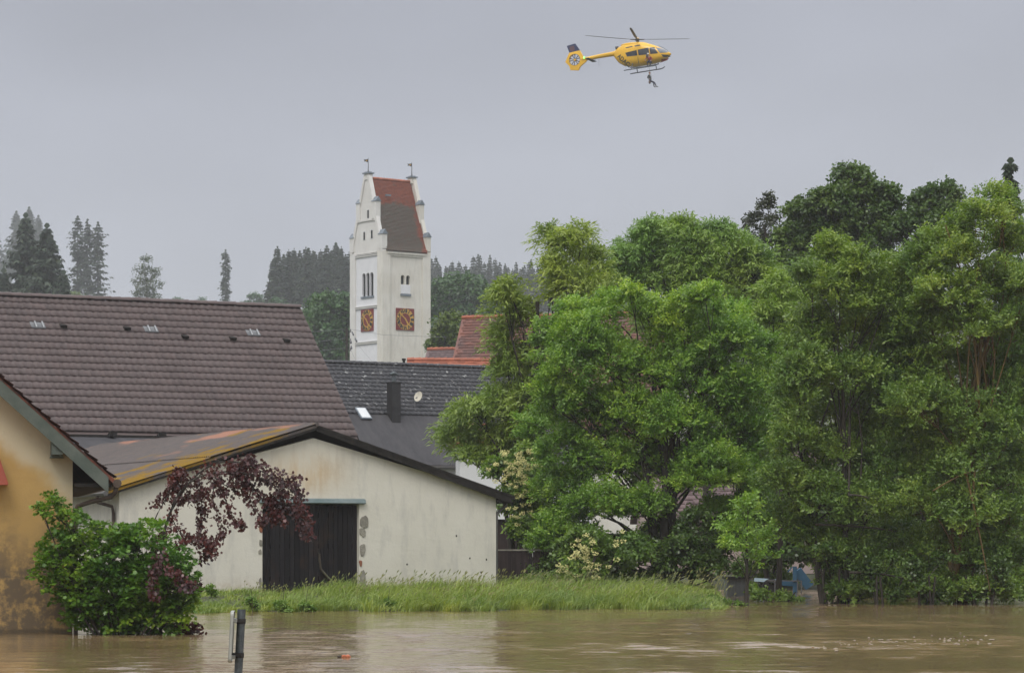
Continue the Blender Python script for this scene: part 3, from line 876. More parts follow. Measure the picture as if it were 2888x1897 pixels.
# ------------------------------------------------------------------ ochre house
def ochre_house():
    d = 55.7
    corner = P(205, 1785, d)
    a = R(12); hw = 4.6
    ctr = Vector((corner.x, corner.y, 0)) - Matrix.Rotation(a, 3, 'Z') @ Vector((hw, 0, 0))
    root = thing('ochre_house', 'ochre plastered house with mouldy base standing in the flood', 'house', (ctr.x, ctr.y, 0), a)
    # gable wall in a child frame whose x = 0 is the right-hand corner, so the stain material can follow the roof edge
    L = 11.0; pitch = 0.89; wz = 3.48
    m = MB(); poly = [(-2*hw, -1.2), (0, -1.2), (0, wz), (-hw, wz + hw*pitch), (-2*hw, wz)]
    m.prism(poly, 'y', 0, L)
    w = m.build('wall', M['ochre_wall'], root); w.location = (hw, 0, 0)
    rz = wz + hw*pitch + .12; oh = .78; fo = .55
    ex, ez_ = hw + oh, wz + .12 - oh*pitch
    m = MB()
    for sg in (-1, 1):
        m.prism([(0, rz+.10), (sg*ex, ez_+.10), (sg*ex, ez_), (0, rz)], 'y', -fo+.06, L+.3)
    roof = m.build('roof', M['red_tile'], root)
    # barge board
    m = MB(); m.prism([(0, rz+.07), (ex-.12, ez_+.14), (ex-.12, ez_-.17), (0, rz-.22)], 'y', -fo+.01, -fo+.055)
    m.build('barge_board', M['green_board'], root)
    m = MB(); m.prism([(0, rz+.07), (-ex+.12, ez_+.14), (-ex+.12, ez_-.17), (0, rz-.22)], 'y', -fo+.01, -fo+.055)
    m.build('barge_board', M['green_board'], root)
    # purlin ends carrying the verge
    for (xx, zz) in ((hw-.32, wz+.02), (1.0, wz+hw*pitch-1.15)):
        m = MB(); m.box(xx-.11, xx+.11, -fo+.06, .05, zz-.02, zz+.24); m.prism([(xx-.13, zz-.08), (xx+.13, zz-.08), (xx+.11, zz-.02), (xx-.11, zz-.02)], 'y', -.28, .02)
        m.build('purlin', M['green_board'], root)
    # verge tiles, one by one, and a second course behind
    rnd = random.Random(2)
    sl = math.hypot(ex, rz-ez_); n = 30; st = sl/n
    ang = math.atan2(rz-ez_, ex)
    V, Fc = tile_verts(.19, st*1.25, 4, .016, .05, .035)
    me = np_mesh('verge_tile', V, Fc, 4, M['red_tile'])
    for sg in (1, -1):
        fr = roof_frame((0, -fo+.09, rz+.11), (0, sg, 0), (sg*ex, 0, ez_-rz))
        for k in range(n):
            for cidx in range(3 if sg == 1 else 1):
                o = link('verge_tile', me, roof)
                o.matrix_local = fr @ Matrix.Translation((sg*cidx*.19 + rnd.uniform(-.015, .015), -st*(k+1)+rnd.uniform(-.01, .01), rnd.uniform(-.006, .012)))
    # dark soffit board at the eave, gutter, swan neck and downpipe
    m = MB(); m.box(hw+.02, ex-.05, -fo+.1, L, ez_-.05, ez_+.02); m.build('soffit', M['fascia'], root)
    m = MB(); gx = ex + .05
    m.tube([(gx, -fo+.02, ez_+.02), (gx, L, ez_+.06)], .085, 10); m.build('gutter', M['rust_pipe'], root)
    m = MB()
    m.tube([(gx, -fo+.2, ez_-.02), (gx-.02, -fo+.2, ez_-.14), (gx-.10, -fo+.24, ez_-.24), (hw+.32, -.16, ez_-.34), (hw+.09, -.06, ez_-.42), (hw+.055, -.05, ez_-.55), (hw+.055, -.05, .35), (hw+.055, -.05, -.6)], .048, 8)
    m.build('downpipe', M['rust_pipe'], root)
    # little red canopy at the left edge of the picture
    Wi = root.matrix_basis.inverted(); fn = root.matrix_basis.to_3x3() @ Vector((0, -1, 0))
    def front(px, py): return Wi @ ray_plane(px, py, root.matrix_basis.translation, fn)
    p0, p1 = front(-8, 1278), front(21, 1362)
    m = MB(); m.prism([(p0.x-.6, p0.z), (p0.x, p0.z), (p1.x, p1.z), (p1.x, p1.z-.04), (p0.x-.6, p1.z-.04)], 'y', -.42, -.04)
    can = m.build('canopy', M['ridge_red'], root)
    return root

brown_house(); grey_house(); barn(); ochre_house()
# ------------------------------------------------------------------ church tower
def church_tower():
    s = 6.62; h = s/2; b = R(37)
    cor = P(1079, 1540, 320.0)
    ctr = Vector((cor.x, cor.y, 0)) + Matrix.Rotation(b, 3, 'Z') @ Vector((h, h, 0))
    gz = 3.6
    root = thing('church_tower', 'white church tower with steep red saddle roof and two clocks', 'church tower', (ctr.x, ctr.y, gz), b)
    def z_(py, d=321.5): return HC + (YH-py)/F*d - gz
    def zz2(zy): return z_(420 + zy*.20474)
    def zz3(zy): return z_(720 + zy*.20474)
    def yl(zx): return h - (940 + zx*.20474 - 979)/100.0*s      # left face: local y
    def xr(zx): return -h + (940 + zx*.20474 - 1079)/132.5*s    # right face: local x
    ze = z_(709); zr = z_(497)
    rec = .16
    m = MB(); m.box(-h+rec+.35, h-rec-.35, -h+rec+.35, h-rec-.35, 0, ze-.02)
    m.build('core', M['dark_void'], root)
    # corner piers
    pw = 1.08
    for sx in (-1, 1):
        for sy in (-1, 1):
            m = MB(); xa, xb = (-h, -h+pw) if sx < 0 else (h-pw, h); ya, yb = (-h, -h+pw) if sy < 0 else (h-pw, h)
            m.box(xa, xb, ya, yb, 0, ze)
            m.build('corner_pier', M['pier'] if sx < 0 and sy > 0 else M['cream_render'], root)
    # wall fields between the piers, built as plates with real openings
    def plate(face, u0, u1, z0, z1, holes, mat, extra=None):
        us = sorted(set([u0, u1] + [v for hh in holes for v in (hh[0], hh[1])]))
        zs = sorted(set([z0, z1] + [v for hh in holes for v in (hh[2], hh[3])]))
        m = MB()
        def bx(a, b_, c, d_):
            if face == 'L': m.box(-h+rec, -h+rec+.3, a, b_, c, d_)
            else: m.box(a, b_, -h+rec, -h+rec+.3, c, d_)
        for i in range(len(us)-1):
            for j in range(len(zs)-1):
                cu, cz = (us[i]+us[i+1])/2, (zs[j]+zs[j+1])/2
                if any(a < cu < b_ and c < cz < d_ for a, b_, c, d_, *_ in holes): continue
                bx(us[i], us[i+1], zs[j], zs[j+1])
        for hh in holes:                      # round the heads of arched openings
            if len(hh) > 4 and hh[4]:
                a, b_, c, d_ = hh[:4]; r = (b_-a)/2; cc = (a+b_)/2
                for sgn in (-1, 1):
                    arc = [(cc + sgn*r*math.cos(t), d_ - r + r*math.sin(t)) for t in np.linspace(0, math.pi/2, 6)]
                    poly = arc + [(cc + sgn*r, d_)]
                    if face == 'L': m.prism(poly, 'x', -h+rec, -h+rec+.3)
                    else: m.prism(poly, 'y', -h+rec, -h+rec+.3)
        return m.build('wall_panel', mat, root)
    yL0, yL1 = -h+pw, h-pw
    # left face: stacked white fields
    t1, t2, t3 = z_(718), z_(864.5), z_(965)
    zo0, zo1 = zz3(548), zz3(228)
    lw = (yl(355)-yl(530))
    y0 = yl(530)
    holes = [(y0 + lw*k/3 + .05, y0 + lw*(k+1)/3 - .05, zo0, zo1, True) for k in range(3)]
    plate('L', yL0, yL1, t2+.12, t1, holes, M['white_panel'])
    plate('L', yL0, yL1, t3+.12, t2-.12, [], M['white_panel'])
    plate('L', yL0, yL1, 0, t3-.12, [], M['white_panel'])
    for t in (t1, t2, t3):
        m = MB(); m.box(-h+.02, -h+rec+.1, yL0, yL1, t-.10, t+.10); m.box(-h-.05, -h+rec, yL0, yL1, t+.1, t+.17)
        m.build('string_course', M['pier'], root)
    # belfry louvres and sill
    m = MB()
    for k in range(14):
        zc = zo0 + .1 + (zo1-zo0-.1)*k/14
        m.box(-h+rec+.18, -h+rec+.34, y0, y0+lw, zc, zc+.05)
    m.build('louvre', M['black_iron'], root)
    m = MB(); m.box(-h+.04, -h+rec+.12, y0-.1, y0+lw+.1, zo0-.22, zo0-.02); m.build('sill', M['slate'], root)
    # right face: one cream field
    xa, xb = xr(935), xr(1058); wa = (xb-xa)
    hz0, hz1 = zz3(395), zz3(268)
    holes = [(xa, xa+wa*.42, hz0, hz1, True), (xb-wa*.42, xb, hz0, hz1, True)]
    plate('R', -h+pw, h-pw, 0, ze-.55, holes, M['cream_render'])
    m = MB(); m.box(xa-.02, xb+.02, -h+rec-.03, -h+rec-.003, zz3(520), zz3(400)); m.build('blind_panel', M['white_panel'], root)
    m = MB(); m.box(xa-.08, xb+.08, -h+rec-.14, -h+rec-.002, zz3(553), zz3(524)); m.build('sill', M['slate'], root)
    m = MB(); m.box(-h+pw, h-pw, -h+.03, -h+.4, ze-.54, ze-.02); m.box(-h+.6, h-.6, -h-.10, -h+.028, ze-.3, ze-.08)
    m.build('cornice', M['cream_render'], root)
    # clocks
    def clock(face, ua, ub, za, zb):
        cu, cz = (ua+ub)/2, (za+zb)/2; w_ = abs(ub-ua)/2; hh = abs(zb-za)/2
        w_ = hh = (w_+hh)/2
        if face == 'L': T = Matrix.Translation((-h+rec, cu, cz)) @ Matrix.Rotation(R(-90), 4, 'Z')
        else: T = Matrix.Translation((cu, -h+rec, cz))
        m = MB(); m.box(-w_, w_, -.09, -.003, -hh, hh, T)
        ck = m.build('clock', M['dial_red'], root)
        n = 36
        def ring(r0, r1, y0_, y1_):
            vs = []; fs = []
            for i in range(n):
                t = 6.2832*i/n
                for r, y in ((r0, y0_), (r1, y0_), (r1, y1_), (r0, y1_)): vs.append((r*math.cos(t), y, r*math.sin(t)))
            for i in range(n):
                j = (i+1) % n
                for k in range(4):
                    k2 = (k+1) % 4; fs.append((i*4+k, j*4+k, j*4+k2, i*4+k2))
            return vs, fs
        m = MB(); m.add(*ring(w_*.54, w_*.96, -.092, -.115), T); m.build('chapter_ring', M['gold'], ck)
        nums = ['XII', 'I', 'II', 'III', 'IIII', 'V', 'VI', 'VII', 'VIII', 'IX', 'X', 'XI']
        for i, tx in enumerate(nums):
            cu_ = bpy.data.curves.new('numeral', 'FONT'); cu_.body = tx; cu_.align_x = 'CENTER'; cu_.align_y = 'CENTER'
            cu_.size = .62*w_/1.0*.72; cu_.offset = .018; cu_.extrude = .012; cu_.space_character = .82
            tmp = bpy.data.objects.new('numeral', cu_)
            me = bpy.data.meshes.new_from_object(tmp); bpy.data.objects.remove(tmp)
            me.materials.clear(); me.materials.append(M['dial_black'])
            th = -2*math.pi*i/12
            sc = min(1.0, .42*w_/max(1e-3, max(v.co.x for v in me.vertices)-min(v.co.x for v in me.vertices)))
            loc = Matrix.Translation((-.75*w_*math.sin(th), -.128, .75*w_*math.cos(th))) @ Matrix.Rotation(-th, 4, 'Y') @ Matrix.Scale(sc, 4, (1, 0, 0)) @ Matrix.Rotation(R(90), 4, 'X')
            me.transform(T @ loc)
            link('numeral', me, ck)
        for nm, deg, ln, wd in (('minute_hand', -52*6, .92, .055), ('hour_hand', -(4+52/60)*30, .66, .075)):
            m = MB(); Q = T @ Matrix.Rotation(R(-deg), 4, 'Y')
            m.prism([(-wd*w_*.8, -.16*w_), (wd*w_*.8, -.16*w_), (wd*w_, ln*w_*.7), (wd*w_*1.9, ln*w_*.8), (0, ln*w_), (-wd*w_*1.9, ln*w_*.8), (-wd*w_, ln*w_*.7)], 'y', -.175 if nm[0] == 'm' else -.155, -.16 if nm[0] == 'm' else -.14, Q)
            m.build(nm, M['gold'], ck)
    clock('L', yl(530), yl(350), zz3(1040), zz3(727))
    clock('R', xr(870), xr(1105), zz3(1033), zz3(719))
    # gables: parapet walls a little proud of the roof, with piers and slate caps
    ap = zr + .35
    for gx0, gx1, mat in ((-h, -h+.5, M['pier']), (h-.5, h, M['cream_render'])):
        m = MB(); m.prism([(-h, ze-.1), (h, ze-.1), (.42, ap), (-.42, ap)], 'x', gx0+.10, gx1)
        g_ = m.build('gable_wall', mat, root)
        for sg in (-1, 1):                      # raised coping along the slope
            m = MB(); m.prism([(sg*h, ze-.1), (sg*.42, ap), (sg*.12, ap), (sg*(h-.42), ze-.1)], 'x', gx0-.02, gx0+.098) if gx0 < 0 else m.prism([(sg*h, ze), (sg*.42, ap), (sg*.12, ap), (sg*(h-.42), ze)], 'x', gx1+.002, gx1+.06)
            m.build('coping', M['pier'], g_)
    m = MB(); zb_ = zz2(965); hb = h*(ap-zb_)/(ap-ze)
    m.box(-h-.03, -h+.097, -hb+.35, hb-.35, zb_-.12, zb_+.08); m.build('string_course', M['pier'], root)
    for (zx, za, zb) in ((458, 940, 828), (400, 1232, 1122), (512, 1226, 1114)):
        y = yl(zx); m = MB(); m.box(-h+.085, -h+.099, y-.24, y+.24, zz2(za)-.05, zz2(zb)+.05)
        sl_ = m.build('slit_window', M['white_panel'], root)
        m = MB(); m.box(-h+.06, -h+.083, y-.24, y-.17, zz2(za), zz2(zb)); m.box(-h+.06, -h+.083, y+.17, y+.24, zz2(za), zz2(zb)); m.build('frame', M['pier'], sl_)
        m = MB(); m.box(-h+.065, -h+.084, y-.165, y+.165, zz2(za), zz2(zb)); m.build('opening', M['dark_void'], sl_)
    def pier(x0, x1, yc, hy, z0, z1, mat):
        m = MB(); m.box(x0, x1, yc-hy, yc+hy, z0, z1)
        p = m.build('pinnacle', mat, root)
        m = MB(); e = .09
        m.prism([(x0-e, z1+.002), (x1+e, z1+.002), ((x0+x1)/2, z1+.58)], 'y', yc-hy-e, yc+hy+e)
        return p, m
    for gx0, gx1, mat in ((-h-.03, -h+.62, M['pier']), (h-.62, h+.03, M['cream_render'])):
        for sg in (-1, 1):
            for (z0, z1, off) in ((zz2(1385), zz2(1185), .05), (zz2(985), zz2(720), .15)):
                wy = h*(ap-(z0+z1)/2)/(ap-ze)
                yc = sg*(min(h-.36, wy + .02))
                m = MB(); m.box(gx0, gx1, yc-.38, yc+.38, z0, z1)
                p = m.build('pinnacle', mat, root)
                m = MB(); m.prism([(yc-.46, z1+.002), (yc+.46, z1+.002), (yc, z1+.52)], 'x', gx0-.08, gx1+.08) if False else m.prism([(gx0-.08, z1+.002), (gx1+.08, z1+.002), ((gx0+gx1)/2, z1+.55)], 'y', yc-.46, yc+.46)
                m.build('slate_cap', M['slate'], p)
        # apex pier, slab and weather vane
        zt = zz2(325)
        m = MB(); m.box(gx0+.02, gx1-.02, -.42, .42, ap-.6, zt); p = m.build('pinnacle', mat, root)
        m = MB(); m.box(gx0-.13, gx1+.13, -.56, .56, zt+.002, zt+.14); m.box(gx0+.05, gx1-.05, -.34, .34, zt+.14, zt+.24); m.build('cap_slab', M['slate'], p)
        vx = (gx0+gx1)/2; top = zt + (1.85)
        m = MB(); m.tube([(vx, 0, zt+.2), (vx, 0, top)], [.05, .02], 6); m.ball((vx, 0, zt+.34), .09, 6, 4)
        v = m.build('weather_vane', M['black_iron'], root)
        Q = Matrix.Translation((vx, 0, top-.52)) @ Matrix.Rotation(R(-37+180), 4, 'Z')
        m = MB(); m.prism([(0, 0), (.22, .02), (.20, .10), (.52, .08), (.40, .2), (.55, .34), (.3, .3), (.0, .36)], 'y', -.015, .015, Q)
        m.build('flag', M['black_iron'], v)
        m = MB(); m.prism([(.12, .12), (.26, .12), (.26, .25), (.12, .25)], 'y', -.02, .02, Q); m.build('emblem', M['gold'], v)
    # roof: boards below, plain tiles in staggered courses above
    x0, x1 = -h+.5, h-.5
    m = MB()
    for sg in (-1, 1): m.prism([(0, zr-.12), (sg*(h+.12), ze-.05), (sg*(h-.3), ze-.05), (0, zr-.7)], 'x', x0, x1)
    roof = m.build('roof', M['church_tiles'], root)
    sl = math.hypot(h+.15, zr-ze); row = .175; tw = .185
    V, Fc = tile_verts(tw*.96, row*1.25, 2, .004, .03, .02)
    for sg in (-1, 1):
        fr = roof_frame((x1 if sg < 0 else x0, 0, zr-.06), (1 if sg < 0 else -1, 0, 0), (0, sg*(h+.15), ze-zr))
        nx = int((x1-x0)/tw); ny = int(sl/row)
        offs = []
        rr = np.random.default_rng(4)
        for j in range(ny):
            for i in range(nx):
                xx = -tw*(i+.5) - (tw/2 if j % 2 else 0)
                if xx < -(x1-x0)+tw*.3: continue
                flare = .10*max(0, (j/ny-.86)/.14)**2
                offs.append((xx, -row*(j+1), rr.normal(0, .004)+flare))
        offs = np.array(offs); fm = np.array(fr)
        A = (V[None]+offs[:, None]).reshape(-1, 3) @ fm[:3, :3].T + fm[:3, 3]
        fi = (Fc[None]+(np.arange(len(offs))*len(V))[:, None, None]).reshape(-1, 4)
        o = link('plain_tiles', np_mesh('plain_tiles', A, fi, 4, M['church_tiles']), roof); o['kind'] = 'stuff'
    m = MB()
    for k in range(14):
        xa = x0 + (x1-x0)*k/14; m.tube([(xa, 0, zr-.03), (xa+(x1-x0)/14*1.05, 0, zr+.0)], [.15, .17], 8)
    m.build('ridge_tiles', M['orange_roof'], roof)['kind'] = 'stuff'
    m = MB(); m.box(-.45, .25, -.1, .1, -.1, .1, Matrix.Translation((-h+2.35, -1.15, zz2(615)))); m.build('roof_hatch', M['slate'], roof)
    return root
church_tower()

# ------------------------------------------------------------------ other village buildings
def plain_roof(parent, name, mat, x0, x1, s, rz, drop, tw, row, seed=1):
    sl = math.hypot(s, drop); V, Fc = tile_verts(tw*.97, row*1.2, 2, .006, .035, .025)
    fr = roof_frame((x1, 0, rz+.02), (1, 0, 0), (0, -s, -drop)); rr = np.random.default_rng(seed)
    offs = np.array([(-tw*(i+.5) - (tw/2 if j % 2 else 0), -row*(j+1), rr.normal(0, .008)) for j in range(int(sl/row)) for i in range(int((x1-x0)/tw)-1)])
    fm = np.array(fr)
    A = (V[None]+offs[:, None]).reshape(-1, 3) @ fm[:3, :3].T + fm[:3, 3]
    fi = (Fc[None]+(np.arange(len(offs))*len(V))[:, None, None]).reshape(-1, 4)
    o = link(name, np_mesh(name, A, fi, 4, mat), parent); o['kind'] = 'stuff'

def gable_house(name, label, px, py, d, a, s, drop, Wd, gz, wallm, roofm, tw=.2, row=.22, right=False, cap=None):
    """ridge starts at photo point (px,py); it runs to local +x (or -x when right is set)"""
    Rw = P(px, py, d)
    root = thing(name, label, 'house', (Rw.x, Rw.y, gz), R(a))
    rz = Rw.z - gz; x0, x1 = (-Wd, 0) if right else (0, Wd)
    m = MB(); m.prism([(-s+.4, 0), (s-.4, 0), (s-.4, rz-drop), (0, rz-.35), (-s+.4, rz-drop)], 'x', x0+.25, x1-.25); m.build('wall', wallm, root)
    m = MB()
    for sg in (-1, 1): m.prism([(0, rz), (sg*s, rz-drop), (sg*s, rz-drop-.18), (0, rz-.22)], 'x', x0, x1)
    roof = m.build('roof', roofm, root)
    plain_roof(roof, 'roof_tiles', roofm, x0, x1, s, rz, drop, tw, row)
    m = MB(); n = int((x1-x0)/.4)
    for k in range(n):
        xa = x0 + k*.4; m.tube([(xa, 0, rz+.04), (xa+.43, 0, rz+.06)], [.12, .15], 7)
    m.build('ridge_tiles', cap or roofm, roof)['kind'] = 'stuff'
    return root, rz
rh, rz = gable_house('red_roof_house', 'house with steep old red tile roof right of the church tower', 1303, 897, 190.0, -17, 6.6, 9.2, 15, 1.2, M['cream_render'], M['red_roof'], .22, .24, cap=M['orange_roof'])
m = MB(); m.box(1.3, 2.6, -5.9, -5.2, rz-7.75, rz-6.95); w = m.build('dormer_window', M['fascia'], rh)
gable_house('mauve_roof_house', 'small mauve-brown roof between the church tower and red roof', 1205, 986, 215.0, -14, 4.0, 4.2, 3.6, 1.5, M['white_wall'], M['mauve_roof'], .22, .24, cap=M['orange_roof'])
gable_house('orange_roof_house', 'low house with bright orange ridge just behind the dark roof', 1148, 1016, 172.0, 6, 4.5, 3.2, 5.2, 1.0, M['white_wall'], M['orange_roof'], .24, .30)
gable_house('white_annex', 'white house with red tiled eaves half hidden behind the willow', 1275, 1205, 126.0, 4, 2.2, 0.75, 3.6, 0.55, M['white_wall'], M['orange_roof'], .24, .3)
gable_house('pink_house', 'pale pink house glimpsed between the trunks of the trees', 1830, 1270, 124.0, 8, 4.6, 3.0, 8.0, 0.55, M['pink_wall'], M['mauve_roof'], .26, .34)

def shed(name, label, cat, px0, px1, ytop, d, dep, mat, gz, ribs=True, z0=0.0):
    a, b = P(px0, ytop, d), P(px1, ytop, d); w = b.x-a.x
    root = thing(name, label, cat, (a.x, d, gz)); zt = a.z-gz
    m = MB(); m.box(0, w, .02, dep, z0, zt); m.build('wall', mat, root)
    if ribs:
        rm = MB(); rm.box(-.022, .022, -.02, .018, z0, zt); me = rm.mesh('rib', mat)
        n = max(3, int(w/.11))
        for k in range(n+1):
            o = link('rib', me, root); o.location = (w*k/n, 0, 0)
    m = MB(); m.box(-.06, w+.06, -.06, dep+.06, zt+.002, zt+.08); m.build('roof', M['fascia'], root)
    return root
shed('metal_shed', 'small grey ribbed metal shed behind the sapling at bank end', 'shed', 2052, 2112, 1632, 97.0, 1.6, M['grey_sheet'], 0.0)
shed('timber_shed', 'dark timber shed above the board fence beside the barn', 'shed', 1398, 1500, 1470, 97.0, 3.0, M['fence_plank'], 0.3, ribs=False)

def board_fence():
    d = 90.0; a = P(1396, 1548, d); b = P(1690, 1548, d)
    gz = 0.36
    root = thing('board_fence', 'dark brown board fence right of the white barn', 'fence', (a.x, d, gz))
    w = b.x-a.x; zt = a.z-gz; n = int(w/.13); rnd = random.Random(3)
    for k in range(n):
        m = MB(); x0 = w*k/n+.005; x1 = w*(k+1)/n-.005
        m.box(x0, x1, rnd.uniform(-.008, .008), .03, -.05, zt-.05-rnd.uniform(0, .03)); m.build('board', M['fence_plank'], root)
    m = MB(); m.box(-.02, w, -.03, .06, zt-.045, zt); m.build('top_rail', M['stone'], root)
    m = MB()
    for k in range(6): m.box(w*k/5-.05, w*k/5+.05, .07, .17, -.3, zt-.06)
    m.build('post', M['fence_plank'], root)
board_fence()

def blue_frame():
    d = 104.0
    o = P(2240, 1665, d); root = thing('blue_flatbed_trailer', 'faded blue metal trailer with raised ramp in flood under trees', 'trailer', (o.x, d, 0))
    def q(px, py): p = P(px, py, d); return (p.x-o.x, p.z)
    def bar(name, px0, py0, px1, py1, w, mat, y=0.0, dep=.12):
        a, b = Vector(q(px0, py0)), Vector(q(px1, py1)); t = (b-a).normalized(); n = Vector((-t.y, t.x))*w
        m = MB(); m.prism([tuple(a+n), tuple(b+n), tuple(b-n), tuple(a-n)], 'y', y, y+dep); return m.build(name, mat, root)
    bar('post', 2242, 1596, 2242, 1690, .07, M['blue_paint'])
    bar('ramp', 2250, 1608, 2285, 1655, .17, M['blue_paint'], .15, .5)
    bar('brace', 2234, 1598, 2222, 1612, .02, M['blue_paint'])
    bar('deck', 2133, 1634, 2200, 1638, .06, M['pale_blue'], .2, .7)
    bar('deck', 2190, 1641, 2240, 1645, .10, M['blue_paint'], .2, .7)
    bar('rail', 2165, 1636, 2262, 1637, .018, M['rail'], -.05, .05)
    for px in (2185, 2249, 2260): bar('rail_post', px, 1637, px, 1672, .02, M['rail'], -.05, .05)
    m = MB(); c = q(2176, 1654)
    n = 14
    arc = [(c[0]+.32*math.cos(t), c[1]+.30*math.sin(t)) for t in np.linspace(0, math.pi, n)] + [(c[0]+.22*math.cos(t), c[1]+.2*math.sin(t)) for t in np.linspace(math.pi, 0, n)]
    m.prism(arc, 'y', .1, .5); m.build('mudguard', M['rubber'], root)
    m = MB(); m.tube([(c[0], .15, c[1]-.1), (c[0], .4, c[1]-.1)], .2, 16); m.build('wheel', M['rubber'], root)
blue_frame()

def utility_pole():
    d = 235.0; b = P(978, 1060, d); t = P(977, 925, d)
    gz = float(ground_z(b.x, d))
    root = thing('utility_pole', 'dark wooden utility pole with insulators against the church tower', 'utility pole', (b.x, d, gz))
    m = MB(); m.tube([(0, 0, 0), (0, 0, t.z-gz)], [.17, .11], 8); m.build('pole', M['bark_dark'], root)
    def z(py): return HC+(YH-py)/F*d-gz
    for py in (935, 962, 988):
        m = MB(); m.box(-.28, .35, -.05, .05, z(py)-.04, z(py)+.04); m.build('crossarm', M['black_iron'], root)
        for xx in (-.25, .32):
            m = MB(); m.tube([(xx, 0, z(py)+.04), (xx, 0, z(py)+.14), (xx, 0, z(py)+.22)], [.02, .055, .03], 6); m.build('insulator', M['black_iron'], root)
    m = MB(); m.tube([(0, -.1, z(951)), (-.35, -.1, z(958)), (-.2, -.1, z(966)), (0, -.1, z(966))], .025, 5); m.build('bracket', M['black_iron'], root)
    n = [0]
    for (lab, p0, pts) in (
        ('upper thin grey cable leaving the utility pole to the left', (-.25, 935), [(880, 936, 215), (700, 940, 190)]),
        ('middle thin grey cable leaving the utility pole to the left', (-.25, 962), [(885, 964, 215), (760, 968, 190)]),
        ('lower thin grey cable leaving the utility pole to the left', (-.25, 988), [(890, 990, 215), (790, 993, 190)]),
        ('thin dark cable sloping from the pole to the dark roof ridge', (.32, 935), [(1012, 975, 210), (1052, 1022, 182)]),
        ('short cable with insulators hanging steeply across the tower', (.32, 962), [(992, 992, 215), (1010, 1030, 190)]),
        ('faint wire crossing the tower below the clocks', (.32, 935), [(1080, 944, 235), (1260, 951, 235)])):
        w0 = Vector((b.x+p0[0], d, z(p0[1])+gz+.2)); P_ = [w0] + [P(*q) for q in pts]
        out = []
        for i in range(len(P_)-1):
            for k in range(5): out.append(P_[i].lerp(P_[i+1], k/5))
        out.append(P_[-1])
        c = thing('cable', lab, 'cable', w0, 0, 'cables strung from the utility pole')
        m = MB(); m.tube([v-w0 for v in out], .012, 4); m.build('wire', M['rail'], c)
        if p0[1] in (935, 962) and pts[0][0] in (1012, 992):
            m = MB()
            for f in (.35, .75):
                v = out[int(f*5)]-w0; v2 = out[int(f*5)+1]-w0; m.tube([v, v.lerp(v2, .8)], .07, 6)
            m.build('insulator', M['black_iron'], c)
utility_pole()

# ------------------------------------------------------------------ sign post, debris
def sign_post():
    d = 25.0
    top = P(681.5, 1716, d); bot = P(672.0, 1900, d)
    dirv = (top-bot).normalized(); base = top - dirv*2.6
    root = thing('sign_post', 'grey steel post with edge-on sign in the foreground flood', 'sign post', base)
    L = (top-base)
    m = MB(); n = 20; r = .0365
    up = L.normalized()
    m.tube([Vector((0, 0, 0)), L-up*.004], r, n, caps=False)
    m.tube([L-up*.004, L-up*.3], r*.88, n, caps=False)
    m.add(*(lambda A: (A, [(i, (i+1) % n, n+(i+1) % n, n+i) for i in range(n)]))([L-up*.004+(Vector((math.cos(6.2832*k/n), math.sin(6.2832*k/n), 0)))*r for k in range(n)] + [L-up*.004+(Vector((math.cos(6.2832*k/n), math.sin(6.2832*k/n), 0)))*r*.88 for k in range(n)]))
    m.build('pole', M['galv'], root, True)
    tilt = Matrix.Rotation(math.atan2(L.x, L.z), 4, 'Y')
    for py in (1750, 1846):
        s_ = (top.z - P(0, py, d).z)/up.z; c = L-up*s_
        T = Matrix.Translation(c) @ tilt
        m = MB(); m.tube([(0, 0, -.022), (0, 0, .022)], r+.006, 18, True, T); m.box(-.085, .03, r-.01, r+.012, -.016, .016, T); m.box(-.085, .03, -r-.012, -r+.01, -.016, .016, T)
        m.tube([(.02, -r-.03, 0), (.02, r+.03, 0)], .008, 6, True, T)
        m.build('clamp', M['clamp'], root)
    # the sign itself: a shallow tray with rolled rim, seen almost edge-on
    s0 = (top.z-P(0, 1723, d).z)/up.z; s1 = (top.z-P(0, 1866, d).z)/up.z
    hgt = s1-s0; c = L-up*((s0+s1)/2)
    T = Matrix.Translation(c) @ tilt @ Matrix.Translation((-.062, 0, 0)) @ Matrix.Rotation(R(4), 4, 'Z')
    W2, H2, rr, dp = .21, hgt/2, .035, .026
    def rounded(w, h_, r_):
        o = []
        for (cx, cz, a0) in ((w-r_, h_-r_, 0), (-w+r_, h_-r_, 90), (-w+r_, -h_+r_, 180), (w-r_, -h_+r_, 270)):
            for k in range(5): t = R(a0+90*k/4); o.append((cx+r_*math.cos(t), cz+r_*math.sin(t)))
        return o
    m = MB(); m.prism(rounded(W2, H2, rr), 'x', -dp, -dp+.004, T); 
    m.prism(rounded(W2-.02, H2-.02, rr*.8), 'x', -dp+.004, -dp+.009, T)
    sg = m.build('sign_plate', M['sign_back'], root)
    m = MB(); o = rounded(W2, H2, rr); i_ = rounded(W2-.006, H2-.006, rr*.9); n = len(o)
    vs = [(-dp-.002, a, b_) for a, b_ in o]+[(.0, a, b_) for a, b_ in o]+[(-dp-.002, a, b_) for a, b_ in i_]+[(0, a, b_) for a, b_ in i_]
    fs = []
    for k in range(n):
        k2 = (k+1) % n; fs += [(k, k2, n+k2, n+k), (n+k, n+k2, 3*n+k2, 3*n+k), (3*n+k, 3*n+k2, 2*n+k2, 2*n+k), (2*n+k, 2*n+k2, k2, k)]
    m.add(vs, fs, T); m.build('sign_rim', M['sign_back'], sg)
    m = MB(); m.box(-.006, .03, -.12, .12, hgt*.5-.075-.0, hgt*.5-.045, T @ Matrix.Translation((0, 0, -.02)))
    m.box(-.006, .03, -.12, .12, -hgt*.5+.03, -hgt*.5+.06, T); m.build('bracket_rail', M['sign_back'], sg)
sign_post()

